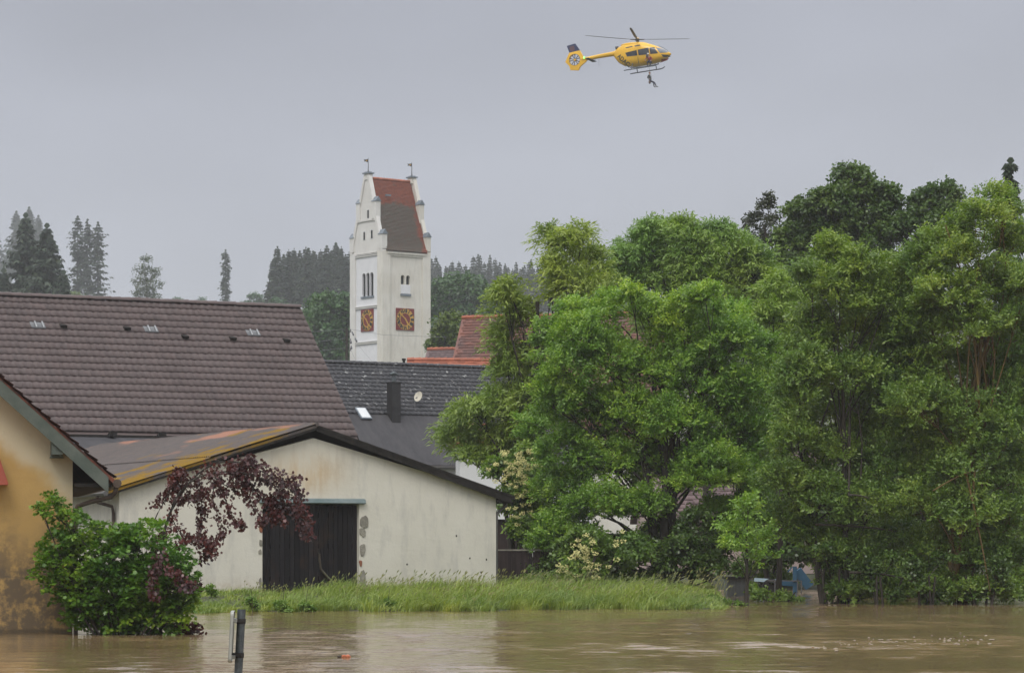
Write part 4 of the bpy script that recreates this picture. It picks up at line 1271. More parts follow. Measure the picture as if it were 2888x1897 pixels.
def debris():
    d = HC*F/(1853-YH); p = P(975, 1853, d)
    root = thing('floating_debris', 'wet orange lump of debris drifting in the muddy water', 'debris', (p.x, d, 0))
    rnd = random.Random(8)
    for nm, x, w, hgt, mat in (('lump', -.035, .036, .035, 'debris'), ('lump', .03, .045, .032, 'debris'), ('dark_root', -.085, .045, .02, 'bark_dark')):
        m = MB(); m.ball((0, 0, 0), (w, .04, hgt), 8, 5)
        m.v = [(v[0]*rnd.uniform(.8, 1.2)+x, v[1]*rnd.uniform(.8, 1.2), v[2]*rnd.uniform(.8, 1.2)+.012) for v in m.v]
        m.build(nm, M[mat], root)
debris()

def foam():
    rng = np.random.default_rng(77); m = MB()
    for k in range(64):
        px = rng.uniform(2290, 2800); py = 1822 - (px-2300)*.035 + rng.normal()*11
        d = HC*F/(py-YH); p = P(px, py, d); r = rng.uniform(.008, .021)
        m.ball((p.x, d, .012), (r*rng.uniform(1, 2.2), r*1.5, r*.8), 6, 4)
    tag(m.build('foam_flecks', M['foam']), 'small pale foam flecks drifting on the brown water at right', kind='stuff')
M['foam'] = simple('pale_foam', (0.33, 0.28, 0.21), (0.26, 0.22, 0.16), 9, 0.6, 0)
foam()
# ------------------------------------------------------------------ vegetation
def unit(a): return a / np.maximum(np.linalg.norm(a, axis=-1, keepdims=True), 1e-9)
def rdir(rng, n):
    return unit(rng.normal(size=(n, 3)))

def kites(p, d, nrm, l, w, droop=0.12):
    """leaf blades: p base, d direction, nrm face normal, l length, w half width -> verts, faces"""
    d = unit(d); sd = unit(np.cross(d, nrm)); nn = np.cross(sd, d)
    l = l[:, None]; w = w[:, None]
    mid = p + d*l*.45
    tip = p + d*l; tip[:, 2] -= droop*l[:, 0]
    V = np.stack([p, mid + sd*w - nn*l*.05, tip, mid - sd*w - nn*l*.05], 1).reshape(-1, 3)
    n = len(p); b = np.arange(n)*4
    return V, np.stack([b, b+1, b+2, b+3], 1)

def leafy(rng, centres, outward, cr, kind, n_per, L, Wd, wind):
    """sprays of leaves around clump centres"""
    n = len(centres)
    k = n_per
    e = rdir(rng, n*k); e[:, 2] = np.where(e[:, 2] < -.25, -e[:, 2], e[:, 2])
    c = np.repeat(centres, k, 0); out = np.repeat(outward, k, 0); r = np.repeat(cr, k)[:, None]
    rad = rng.random((n*k, 1))**.45
    off = e*rad*r; off[:, 2] *= .72
    if kind == 'willow': off = off*[.75, .75, 1.25]
    p = c + off
    if kind == 'ash':
        d = unit(.75*e + .55*out + rng.normal(size=p.shape)*.35 + wind)
        m = 7; t = np.array([0, .28, .28, .58, .58, .86, 1.0]); sg = np.array([1, 1, -1, 1, -1, 1, -1])
        RL = L*2.3
        up = unit(np.array([0, 0, .45]) + 1.0*e + .35*out + rng.normal(size=p.shape)*.3)
        sd = unit(np.cross(d, up))
        pp = (p[:, None] + d[:, None]*(t[None, :, None]*RL*rng.uniform(.8, 1.2, (n*k, 1, 1)))).reshape(-1, 3)
        dd = (.75*d[:, None] + sd[:, None]*sg[None, :, None]*.75 + rng.normal(size=(n*k, m, 3))*.2).reshape(-1, 3)
        nn = (np.repeat(up, m, 0) + rng.normal(size=(n*k*m, 3))*.35)
        N = len(pp)
        return kites(pp, dd, nn, L*rng.uniform(.7, 1.25, N), Wd*rng.uniform(.75, 1.2, N), .18)
    if kind == 'willow':
        m = 7; t = np.linspace(0, 1, m)
        d = unit(.6*out + .35*e + wind + np.array([0, 0, .15]) + rng.normal(size=p.shape)*.25)
        RL = L*3.3
        bend = np.array([0, 0, -1.0])
        pp = (p[:, None] + d[:, None]*(t[None, :, None]*RL) + bend*(t[None, :, None]**2*RL*.45)).reshape(-1, 3)
        dd = (d[:, None] + bend*(t[None, :, None]*.8) + rng.normal(size=(n*k, m, 3))*.38).reshape(-1, 3)
        nn = np.repeat(.9*e + .4*out, m, 0) + rng.normal(size=pp.shape)*.4 + [0, -.1, .4]
        N = len(pp)
        return kites(pp, dd, nn, L*rng.uniform(.7, 1.2, N), Wd*rng.uniform(.7, 1.2, N), .25)
    # round-leaved: rosettes of leaves at twig ends
    m = 5
    d0 = unit(.8*e + .4*out + wind + [0, 0, .2] + rng.normal(size=p.shape)*.3)
    dd = (d0[:, None]*.5 + rng.normal(size=(n*k, m, 3))*.75).reshape(-1, 3)
    pp = np.repeat(p, m, 0) + rng.normal(size=(n*k*m, 3))*L*.5
    nn = np.repeat(.95*e + .4*out, m, 0) + [0, 0, .4] + rng.normal(size=pp.shape)*.35
    N = len(pp)
    return kites(pp, dd, nn, L*rng.uniform(.7, 1.25, N), Wd*rng.uniform(.8, 1.2, N), .15)

class Wood:
    def __init__(s): s.V = []; s.F = []; s.n = 0
    def limb(s, pts, rad, k=5):
        pts = np.asarray(pts, float); t = np.gradient(pts, axis=0); t = unit(t)
        ref = np.where(np.abs(t[:, 2:3]) < .9, np.array([[0, 0, 1.0]]), np.array([[1.0, 0, 0]]))
        a = unit(np.cross(t, ref)); b = np.cross(a, t)
        w = np.arange(k)*2*np.pi/k
        ring = pts[:, None] + (a[:, None]*np.cos(w)[None, :, None] + b[:, None]*np.sin(w)[None, :, None])*np.asarray(rad)[:, None, None]
        q = len(pts); i = np.arange(k); F = []
        for r in range(q-1): F.append(np.stack([r*k+i, r*k+(i+1) % k, (r+1)*k+(i+1) % k, (r+1)*k+i], 1)+s.n)
        s.V.append(ring.reshape(-1, 3)); s.F.append(np.concatenate(F)); s.n += q*k
    def mesh(s, name, mat): return np_mesh(name, np.concatenate(s.V), np.concatenate(s.F), 4, mat, True)

def curve(rng, a, b, n=5, bow=.12, lift=.15):
    a = np.asarray(a, float); b = np.asarray(b, float); L = np.linalg.norm(b-a)
    t = np.linspace(0, 1, n)[:, None]
    off = rng.normal(size=3)*bow*L; off[2] += -lift*L*.5
    return a + (b-a)*t + off*(t*(1-t)*2)

def tree(name, label, cat, bpx, d, gz, lobes, lmat, bmat, kind='ash', dens=1.0, L=.10, Wd=.022, n_per=11, cr=.42, seed=1, trunk=.16, wind=(.1, 0, .1), group=None, stems=1, crown='crown', vis_limbs=0):
    rng = np.random.default_rng(seed)
    b = P(bpx, YH, d); base = np.array([b.x, d, gz])
    root = thing(name, label, cat, tuple(base), 0, group)
    C = []; Rr = []
    for lb in lobes:
        px, py, rx, ry = lb[:4]; dd = lb[4] if len(lb) > 4 else rng.uniform(-.6, .9)*1.2
        q = d + dd; v = P(px, py, q)
        C.append((v.x, v.y, v.z)); Rr.append((rx/F*q, (rx+ry)/2/F*q*.95, ry/F*q))
    C = np.array(C)-base; Rr = np.array(Rr); R0 = Rr.copy(); Rr = np.maximum(Rr*.6, Rr-.17)
    wood = Wood(); cents = []; outs = []; crs = []
    top = C[np.argmax(C[:, 2])]; mean = C.mean(0)
    zt = max(.5, np.percentile(C[:, 2], 65))
    tr = []
    for sidx in range(stems):
        tgt = np.array([mean[0]*.8 + rng.normal()*.5*(stems > 1), mean[1]*.5 + rng.normal()*.3, zt])
        pts = curve(rng, [rng.normal()*.18*(stems > 1), rng.normal()*.15*(stems > 1), -1.2], tgt, 8, .05, 0)
        wood.limb(pts, np.linspace(trunk*1.15, trunk*.4, 8), 7); tr.append(pts)
    for i in range(len(C)):
        pts = tr[rng.integers(len(tr))]
        hz = pts[:, 2]; want = C[i][2]*rng.uniform(.35, .7)
        j = int(np.argmin(np.abs(hz-want))); j = min(max(j, 1), len(pts)-1)
        lp = curve(rng, pts[j], C[i], 6, .1, -.15)
        r0 = trunk*.42*(1-.55*j/len(pts))
        wood.limb(lp, np.linspace(r0, max(.012, r0*.3), 6), 5)
        area = 4*np.pi*(R0[i].mean()*.97)**2
        n = max(5, int(area*dens*3.4))
        dr = rdir(rng, n); dr[:, 2] = np.where(dr[:, 2] < -.55, -dr[:, 2], dr[:, 2])
        f = rng.random((n, 1))**.5*.62 + .36
        f = np.where((rng.random((n, 1)) < .24) & (dr[:, 2:3] > -.1), f*rng.uniform(1.1, 1.5, (n, 1)), f)
        cc = C[i] + dr*Rr[i]*f
        cents.append(cc); outs.append(unit(dr*.8 + np.array([0, 0, .45]))); 
        crs.append(cr*rng.uniform(.6, 1.25, n)*min(1.0, .55+.45*Rr[i].mean()/1.2))
        for q in range(0, n, 2):
            tw = curve(rng, lp[4] if rng.random() < .5 else lp[-1], cc[q], 4, .12, -.1)
            wood.limb(tw, np.linspace(max(.012, r0*.28), .006, 4), 3)
    for q in range(vis_limbs):                    # long bare limbs that show through the leaves
        i = rng.integers(len(C)); s0 = tr[rng.integers(len(tr))][rng.integers(2, 6)]
        e = C[i] + np.array([rng.normal()*.5, -Rr[i][1]*1.05-.25, Rr[i][2]*.6])
        wood.limb(curve(rng, s0+np.array([0, -.9, 0]), e, 7, .12, -.2), np.linspace(trunk*.33, .018, 7), 5)
    cents = np.concatenate(cents); outs = np.concatenate(outs); crs = np.concatenate(crs)
    V, Fc = leafy(rng, cents, outs, crs, kind, n_per, L, Wd, np.array(wind))
    link('trunk', wood.mesh('trunk', bmat), root)
    link(crown, np_mesh(crown, V, Fc, 4, lmat), root)
    return root, cents, outs, rng

# --- the trees on the bank and in the water, right of the barn
tree('willow_tree', 'olive willow with ragged plume leaning over the red roof', 'tree', 1560, 97.0, .5,
     [(1425,880,45,65),(1470,920,50,70),(1420,985,38,62),(1440,830,36,36),(1600,720,45,60),(1665,770,55,60),(1570,780,40,48),(1625,830,90,65),(1700,840,60,60),(1545,690,26,42),(1640,680,30,45),
      (1435,1060,45,55),(1500,1050,60,70),(1570,1000,50,50),(1345,1175,60,45),(1285,1205,36,32),(1420,1160,80,70),(1500,1180,80,90),(1300,1260,60,50),(1390,1270,80,65),(1470,1300,80,80),(1340,1310,50,38)],
     M['willow'], M['bark_dark'], 'willow', 1.5, .19, .026, 14, .46, 11, .17, (-.30, 0, .25), stems=2)
tree('willow_tree', 'tall pale green willow rising behind the bright ash tree', 'tree', 1990, 108.0, .5,
     [(1800,720,60,60),(1880,700,80,65),(1960,740,90,90),(2060,730,80,70),(2120,790,80,80),(1790,800,55,70),(1880,810,110,90),(2000,840,110,90),(2120,880,80,90),(2160,960,70,80),(1760,760,30,60),(2180,820,40,60),(1830,670,30,40),(1930,660,40,38),(2030,670,35,35),(1900,920,110,80),(2040,960,110,90)],
     M['willow2'], M['bark_dark'], 'willow', 1.5, .19, .027, 14, .46, 12, .17, (-.18, 0, .35), stems=2)
tree('ash_tree', 'bright green ash tree in the middle with fresh clumped leaves', 'tree', 1860, 90.0, .4,
     [(1625,900,70,60),(1560,960,60,60),(1700,880,60,60),(1660,960,100,80),(1780,850,55,45),(1830,910,80,70),(1935,870,60,50),(1990,850,60,45),(1930,950,100,80),(2050,900,60,60),(2060,990,100,90),(2140,1010,50,70),
      (1600,1060,90,80),(1720,1050,100,90),(1840,1060,110,100),(1960,1080,110,100),(2080,1110,100,90),(1560,1150,70,80),(1650,1170,110,90),(1780,1190,120,100),(1910,1210,120,100),(2040,1220,120,100),(2130,1240,80,100),
      (1600,1280,110,80),(1730,1310,120,100),(1870,1330,120,95),(2000,1350,120,95),(2110,1350,90,90),(1580,1390,90,80),(1690,1430,100,80),(1800,1440,100,60),(2030,1450,90,55),(1600,1500,80,65),(2110,1460,70,60),(1540,1430,60,70,4.5),(1550,1530,60,70),(1660,1560,80,65),(1750,1570,80,55),(2060,1540,70,70),(1880,1520,80,50,1.5),(1960,1580,60,50,2.0),(1500,1230,50,60,4.5),(1510,1330,55,70,4.5)],
     M['ash'], M['bark_dark'], 'ash', 1.0, .115, .030, 24, .37, 13, .17, (.05, 0, .12), stems=3)
tree('alder_tree', 'dark broad alder crown standing highest against the sky', 'tree', 2400, 135.0, .8,
     [(2400,520,70,60),(2330,590,70,60),(2250,610,45,45),(2420,600,110,80),(2500,570,50,55),(2230,680,60,60),(2320,690,100,90),(2430,700,110,90),(2520,660,60,60),(2230,770,70,70),(2330,800,110,90),(2440,810,110,90),(2240,860,70,70),
      (2610,570,55,45),(2670,560,55,45),(2580,640,60,60),(2680,640,70,60),(2730,600,40,40),(2620,720,80,70)],
     M['oak'], M['bark_dark'], 'round', 1.0, .18, .072, 13, .42, 14, .24, (0, 0, .15))
tree('dusky_tree', 'thin dusky brown-leaved treetop left of the dark alder', 'tree', 2150, 142.0, .8,
     [(2165,590,42,38),(2135,640,46,48),(2180,640,38,42),(2110,690,38,36),(2160,700,60,50),(2150,770,60,60),(2170,560,20,22)],
     M['dusky'], M['bark_dark'], 'round', .75, .15, .05, 8, .36, 15, .13, (-.1, 0, 0))
tree('ash_tree', 'tall ash tree standing in flood at right edge of picture', 'tree', 2690, 84.0, 0.0,
     [(2800,560,50,45),(2845,590,45,60),(2780,640,80,60),(2700,660,50,50),(2640,700,80,60),(2720,740,90,70),(2840,720,70,90),(2590,780,90,70),(2680,840,110,80),(2790,830,110,90),(2880,860,60,110),
      (2620,920,110,80),(2740,950,120,90),(2860,980,80,110),(2600,1040,110,90),(2720,1070,120,90),(2840,1110,90,100),(2600,1170,120,90),(2730,1200,120,90),(2850,1240,90,100),(2620,1300,120,90),(2740,1330,120,90),(2860,1360,80,100),(2620,1430,120,90),(2740,1460,120,90),(2850,1490,90,90),(2640,1550,120,70),(2760,1580,110,70),(2870,1610,70,80),(2700,1650,90,45),(2820,1670,80,40),(2600,1650,60,50),(2640,1675,60,42,-.6),(2740,1680,70,40,-.6),(2870,1680,60,40,-.4)],
     M['ash2'], M['bark_lichen'], 'ash', 1.0, .115, .030, 21, .37, 16, .115, (.05, 0, .1), stems=4, vis_limbs=4)
tree('ash_tree', 'spreading green tree in flood left of the tallest right-hand ash', 'tree', 2380, 85.0, -.2,
     [(2330,720,70,55),(2420,760,80,60),(2520,780,80,60),(2290,800,70,60),(2370,850,110,80),(2480,880,110,80),(2540,960,80,80),(2290,940,80,80),(2400,980,120,90),(2270,1050,90,80),(2400,1090,120,90),(2510,1080,100,90),(2250,1150,80,80),(2360,1200,120,90),(2490,1200,110,90),(2230,1260,80,80),(2340,1310,120,90),(2480,1330,120,90),(2210,1370,80,80),(2320,1420,110,90),(2450,1450,120,90),(2200,1470,70,60),(2300,1520,90,60),(2420,1560,110,70),(2540,1550,90,80),(2380,1640,70,50),(2500,1660,80,45),(2430,1680,60,36,-.5),(2370,1680,50,36,-.4),(2560,1680,60,40,-.4),(2360,1590,50,60,-.4)],
     M['ash2'], M['bark_dark'], 'ash', 1.0, .115, .030, 21, .37, 17, .12, (-.05, 0, .1), stems=2, vis_limbs=4)
tree('young_willow', 'slender yellow-green willow filling gap between ash and spreading tree', 'tree', 2190, 96.0, 0.0,
     [(2190,830,45,40),(2240,880,55,50),(2180,910,60,55),(2260,970,55,60),(2190,1010,70,60),(2160,1090,60,60),(2230,1080,60,60),(2180,1180,60,60)],
     M['willow2'], M['bark_dark'], 'willow', 1.6, .18, .027, 14, .42, 18, .10, (.1, 0, .3))
tree('sapling', 'thin sapling leaning beside the metal shed at bank end', 'tree', 2099, 82.0, .0,
     [(2080,1500,60,45),(2140,1530,60,45),(2110,1440,50,50),(2060,1560,40,30),(2150,1580,50,22)],
     M['ash'], M['bark_dark'], 'ash', .9, .12, .03, 10, .34, 19, .075, (.1, 0, .05))
tree('elder_bush', 'elder bush with cream blossom behind the barn corner', 'bush', 1470, 93.0, .4,
     [(1420,1330,60,50),(1470,1290,45,40),(1480,1380,70,60),(1430,1430,50,50),(1500,1460,70,70),(1460,1500,50,50),(1530,1540,60,70),(1450,1340,40,70)],
     M['elder'], M['bark_dark'], 'round', 1.3, .14, .048, 14, .38, 20, .08, stems=3)
_, ce, ou, rg = tree('elder_bush', 'low elder bush with cream blossom at the grass edge', 'bush', 1620, 86.5, .4,
     [(1600,1560,50,45),(1640,1530,55,50),(1690,1560,55,55),(1620,1610,50,40),(1680,1620,55,40),(1740,1590,60,50),(1790,1560,60,60)],
     M['elder'], M['bark_dark'], 'round', 1.3, .13, .045, 14, .34, 21, .06, stems=3)
def blossoms(idx, spots, d, seed):
    rng = np.random.default_rng(seed)
    parent = [o for o in scene.objects if o.name.startswith('elder_bush') and o.parent is None][idx]
    base = np.array(parent.location)
    V = []; Fs = []; n = 0
    for (px, py, sx, sy, k) in spots:
        for _ in range(k):
            c = np.array(P(px+rng.normal()*sx, py+rng.normal()*sy, d-rng.random()*.5))-base
            m = 26; e = rdir(rng, m)*[.085, .085, .05]
            v, f = kites(c+e, rdir(rng, m)+[0, 0, .2], rdir(rng, m)*.5+[0, -.6, .7], np.full(m, .045), np.full(m, .022), 0)
            V.append(v); Fs.append(f+n); n += len(v)
    link('blossom', np_mesh('blossom', np.concatenate(V), np.concatenate(Fs), 4, M['elder_flower']), parent)
blossoms(0, [(1450,1290,22,20,16),(1440,1330,30,22,20),(1490,1340,26,30,22),(1470,1400,24,30,12),(1470,1440,20,30,8)], 92.2, 1)
blossoms(1, [(1640,1560,26,24,26),(1605,1600,16,20,10),(1680,1600,22,20,7),(1760,1530,20,20,4)], 86.0, 2)
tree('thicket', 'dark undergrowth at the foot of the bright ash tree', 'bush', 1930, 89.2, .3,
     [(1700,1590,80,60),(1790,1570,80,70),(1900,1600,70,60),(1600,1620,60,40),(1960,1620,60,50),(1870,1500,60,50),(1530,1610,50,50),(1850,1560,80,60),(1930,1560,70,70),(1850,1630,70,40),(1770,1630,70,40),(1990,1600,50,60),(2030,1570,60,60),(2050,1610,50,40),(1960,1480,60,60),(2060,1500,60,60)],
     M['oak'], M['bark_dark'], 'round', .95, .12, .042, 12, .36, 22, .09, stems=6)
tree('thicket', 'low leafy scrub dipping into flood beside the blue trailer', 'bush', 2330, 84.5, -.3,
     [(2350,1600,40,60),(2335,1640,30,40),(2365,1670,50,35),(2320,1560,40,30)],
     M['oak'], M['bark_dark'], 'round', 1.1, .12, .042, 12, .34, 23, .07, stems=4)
tree('thicket', 'green brush at waterline below the sapling', 'bush', 2170, 88.0, -.2,
     [(2150,1690,50,22),(2200,1690,50,20),(2130,1670,36,22),(2250,1700,50,14)],
     M['ash2'], M['bark_dark'], 'round', 1.2, .12, .042, 12, .28, 24, .04, stems=4)
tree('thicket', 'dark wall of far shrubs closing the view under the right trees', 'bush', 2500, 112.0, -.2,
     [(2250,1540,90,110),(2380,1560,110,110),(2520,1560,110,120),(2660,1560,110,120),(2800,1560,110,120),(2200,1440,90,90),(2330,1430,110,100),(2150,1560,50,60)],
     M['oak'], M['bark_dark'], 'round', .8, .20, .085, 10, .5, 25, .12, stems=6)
tree('nettle_patch', 'dark weeds before the board fence right of the barn', 'bush', 1500, 88.5, .35,
     [(1480,1640,70,22),(1560,1630,60,30),(1420,1650,40,12),(1620,1645,60,22)],
     M['weed'], M['bark_dark'], 'round', .9, .08, .025, 9, .22, 26, .02, stems=5)

# more of the same wood: copies share their meshes
def copy_tree(src, label, px, d, gz, rz, sc=1.0, group=None):
    r = src.copy(); col.objects.link(r); b = P(px, YH, d); r.location = (b.x, d, gz); r.rotation_euler = (0, 0, rz); r.scale = (sc, sc, sc)
    r['label'] = label
    if group: r['group'] = group
    for ch in list(src.children):
        c = ch.copy(); col.objects.link(c); c.parent = r
    return r
ashes = [o for o in scene.objects if o.parent is None and o.name.startswith('ash_tree')]
thk = [o for o in scene.objects if o.parent is None and o.name.startswith('thicket')]
copy_tree(ashes[2], 'green ash filling the gap behind the two right-hand flooded trees', 2560, 97.0, -.3, 2.6, .98)
copy_tree(ashes[2], 'green ash standing back between spreading tree and bright centre ash', 2170, 113.0, -.3, 1.3, .97)
copy_tree(ashes[1], 'ash tree mostly outside the right picture edge', 3060, 90.0, -.2, 2.2, .97)
copy_tree(ashes[2], 'lower ash beyond the right picture edge', 3330, 95.0, -.2, .8, 1.0)
for px, d, rz, lab in ((2480, 83.5, 1.0, 'leafy scrub at the waterline left of the tallest right-hand ash trunk'), (2620, 83.0, 2.4, 'leafy scrub hiding the foot of the tallest right-hand ash'), (2790, 83.2, 4.0, 'leafy scrub at the waterline near the right picture edge'), (2930, 84.5, 5.2, 'leafy scrub cut by the right picture edge')):
    copy_tree(thk[1], lab, px, d, -.45, rz, .95, 'leafy scrub along the flooded waterline')

# --- broadleaf trees behind the village
tree('broadleaf_tree', 'dark rounded broadleaf tree right of the church tower', 'tree', 1290, 420.0, 20.0,
     [(1260,845,55,50),(1310,830,60,45),(1350,865,50,50),(1230,890,60,60),(1300,890,80,70),(1370,890,45,50),(1240,960,60,60),(1320,970,80,60)],
     M['far_leaf'], M['bark_dark'], 'round', .22, .55, .22, 11, 1.5, 30, .4)
tree('broadleaf_tree', 'dark green broadleaf tree left of the church tower', 'tree', 920, 380.0, 12.0,
     [(925,875,45,35),(900,920,40,45),(960,930,45,50),(925,980,60,60),(965,1000,50,60),(890,1000,40,50),(985,880,28,45)],
     M['far_leaf'], M['bark_dark'], 'round', .25, .55, .22, 11, 1.5, 31, .4)
tree('young_tree', 'small yellow-green tree between the church tower and red roof', 'tree', 1250, 255.0, 3.0,
     [(1262,915,26,24),(1285,905,18,14),(1240,950,30,30),(1270,965,32,34),(1230,985,30,30),(1255,1000,40,30)],
     M['bright_leaf'], M['bark_dark'], 'round', .5, .32, .12, 10, .8, 32, .2)
# --- birch and scrub on the hill crest
tree('birch_tree', 'thin sparse birch alone on the misty hill crest', 'tree', 412, 640.0, 51.0,
     [(412,740,14,18),(400,770,22,20),(425,775,22,22),(398,805,26,22),(430,810,24,22),(410,835,32,22),(385,845,12,16),(438,845,14,16)],
     M['birch'], M['bark'], 'round', .10, .42, .14, 8, 1.3, 33, .3)
for k, (px, py, w, h_, d) in enumerate(((205, 838, 22, 10, 600), (230, 850, 26, 9, 610), (360, 858, 14, 10, 840), (480, 860, 16, 9, 840), (505, 855, 13, 12, 850), (545, 862, 16, 10, 850), (570, 857, 12, 13, 850), (722, 848, 26, 18, 800), (690, 862, 16, 10, 820), (775, 860, 24, 14, 640))):
    lab = ['round yellow-green shrub at the foot of three misty spruces', 'dark low shrub showing over the brown ridge left', 'tiny misty shrub left of the birch on the ridge', 'misty shrub just right of the birch', 'pointed misty shrub second right of the birch', 'flat misty shrub midway between birch and thin spruce',
           'pointed misty shrub midway between birch and thin spruce', 'rounded misty shrub left of the dense spruce wood', 'small misty shrub between thin spruce and dense wood', 'pale shrub under the left end of the dense spruce wood'][k]
    tree('shrub', lab, 'shrub', px, d, float(np.interp(d, HY, HZ)) - 1, [(px, py, w, h_), (px-w*.5, py+h_, w*.7, h_), (px+w*.6, py+h_*.9, w*.6, h_)], M['bright_leaf'] if k == 0 else M['far_leaf'], M['bark_dark'], 'round', .12, .5, .2, 8, 1.2, 40+k, .15, group='shrubs along the misty hill crest')

# --- conifers
def spruce_meshes(seed, h, rb, start, whorls, br, spr, droop, taper=1.0, size=.5, ragged=.25, mat=None):
    rng = np.random.default_rng(seed)
    wood = Wood(); wood.limb(np.array([[0, 0, -2], [0, 0, h*.5], [0, 0, h]]), [h*.012, h*.008, .02], 6)
    P_ = []; D_ = []; N_ = []; S_ = []
    for i in range(whorls):
        t = i/(whorls-1); z = h*(start + (1-start)*t)*.99
        Lr = rb*(1-t)**taper*(.75+.25*min(1, t*6)) + .12
        for b in range(br):
            if rng.random() < ragged*.4: continue
            az = rng.random()*6.283; L_ = Lr*rng.uniform(1-ragged, 1+ragged*.6)
            dr = np.array([math.cos(az), math.sin(az), 0])
            s_ = (np.arange(spr)+rng.random(spr))/spr
            pos = np.stack([dr[0]*L_*s_, dr[1]*L_*s_, z + L_*(-droop*s_ + droop*.75*s_**2.2) + rng.normal(size=spr)*.05], 1)
            side = np.cross(dr, [0, 0, 1])
            for sg in (-1, 1):
                P_.append(pos); D_.append(dr*.7 + sg*side*.75 + np.array([0, 0, -.25-.35*droop]) + rng.normal(size=(spr, 3))*.25)
                N_.append(np.array([0, 0, 1.0]) + rng.normal(size=(spr, 3))*.5); S_.append(size*(1.15-.55*s_)*rng.uniform(.7, 1.2, spr)*(.45+.55*min(1, Lr/rb+.25)))
            if rng.random() < .6: wood.limb(np.array([[0, 0, z], pos[spr//2], pos[-1]]), [.05, .03, .01], 3)
    # leader
    P_.append(np.array([[0, 0, h*.99]]*3)); D_.append(np.array([[0, 0, 1.0], [.15, 0, 1], [-.1, .1, 1]])); N_.append(np.array([[0, -1.0, 0]]*3)); S_.append(np.full(3, size*.9))
    p = np.concatenate(P_); d = np.concatenate(D_); n = np.concatenate(N_); s = np.concatenate(S_)
    V, Fc = kites(p, d, n, s, s*.30, .25)
    return wood.mesh('trunk', M['bark_dark']), np_mesh('crown', V, Fc, 4, mat or M['spruce'])

def put_tree(name, label, cat, meshes, px, d, gz, sc=1.0, rz=0.0, group=None, sz=None):
    b = P(px, YH, d)
    root = thing(name, label, cat, (b.x, d, gz), rz, group)
    root.scale = (sc, sc, sz or sc)
    for nm, me in zip(('trunk', 'crown'), meshes):
        o = link(nm, me, root)
    return root
def hgt(py, d, gz): return HC + (YH-py)/F*d - gz

# near dark spruces above the brown roof, left
g0 = 23.0
for (px, py, d, rb, sd, lab) in ((72, 612, 430, 8.4, 1, 'tallest dark spruce above the brown roof at left'), (132, 642, 424, 7.2, 2, 'second dark spruce right of the tallest one at left'),
                             (178, 775, 420, 2.2, 3, 'stubby dark spruce right beside the two tall ones'), (10, 770, 426, 3.6, 4, 'low dark spruce cut by the left picture edge')):
    hh = hgt(py, d, g0)
    put_tree('spruce_tree', lab, 'tree', spruce_meshes(sd, hh, rb, .12, int(34 if hh > 20 else 24), 11, 9, .55, .72, 1.5, .38), px, d, g0, group='dark spruces above the brown roof')
# misty spruces further back
for (px, py, d, rb, sd, st, lab) in ((46, 600, 1300, 9.0, 5, .45, 'palest misty spruce behind the dark pair, left one'), (82, 588, 1300, 8.6, 6, .45, 'tallest misty spruce behind the dark pair'), (108, 612, 1310, 6.4, 7, .4, 'narrow misty spruce right of the tallest misty one'), (-14, 630, 1300, 6.5, 8, .3, 'misty spruce mostly outside the left picture edge'), (12, 730, 1280, 5.6, 60, .2, 'low misty spruce at left edge beside the dark ones')):
    gz = float(np.interp(d, HY, HZ)); put_tree('spruce_tree', lab, 'tree', spruce_meshes(sd, hgt(py, d, gz), rb, st, 28, 9, 6, .3, .7, 2.3, .45), px, d, gz, group='misty spruces on the hill')
for (px, py, rb, sd, lab) in ((219, 613, 3.4, 9, 'left spruce of the misty group of three'), (247, 622, 3.2, 10, 'middle spruce of the misty group of three'), (276, 630, 4.4, 11, 'right and widest spruce of the misty group of three')):
    d = 800.0; gz = float(np.interp(d, HY, HZ))
    put_tree('spruce_tree', lab, 'tree', spruce_meshes(sd, hgt(py, d, gz), rb, .22, 28, 6, 6, .35, .35, 1.3, .8), px, d, gz, group='misty group of three spruces')
d = 800.0; gz = float(np.interp(d, HY, HZ))
put_tree('bare_spruce', 'thin pole-like spruce standing alone on the misty crest', 'tree', spruce_meshes(13, hgt(708, d, gz), 1.35, .15, 40, 5, 3, .2, .15, 1.1, .6), 636, d, gz)
put_tree('spruce_tree', 'spruce tip behind the leaves at the top right edge', 'tree', spruce_meshes(14, hgt(455, 140, .8), 2.3, .15, 46, 8, 9, .5, .9, .62, .3), 2850, 140.0, .8)

# dense spruce wood left of the tower and the long wood right of it: shared meshes, individual trees
proto = [spruce_meshes(20+k, 20.0, 2.5+.3*(k % 3), .30, 22, 7, 5, .35, .8, 1.25, .3) for k in range(5)]
proto2 = [spruce_meshes(26+k, 20.0, 3.0+.3*(k % 2), .05, 24, 8, 5, .4, .85, 1.35, .25) for k in range(4)]
rnd = random.Random(17)
tops = [(770, 735), (782, 700), (800, 722), (815, 708), (829, 705), (845, 712), (862, 702), (870, 705), (888, 715), (905, 708), (922, 698), (938, 705), (947, 690), (962, 700), (975, 722), (985, 715)]
for k, (px, py) in enumerate(tops):
    d = 700 + rnd.uniform(-12, 12); gz = float(np.interp(d, HY, HZ)); hh = hgt(py, d, gz)
    put_tree('spruce_tree', 'front spruce of the dense misty wood left of the church tower', 'tree', proto[k % 5], px, d, gz, rnd.uniform(.9, 1.1), rnd.uniform(0, 6), 'spruces of the dense wood left of the tower', hh/20)
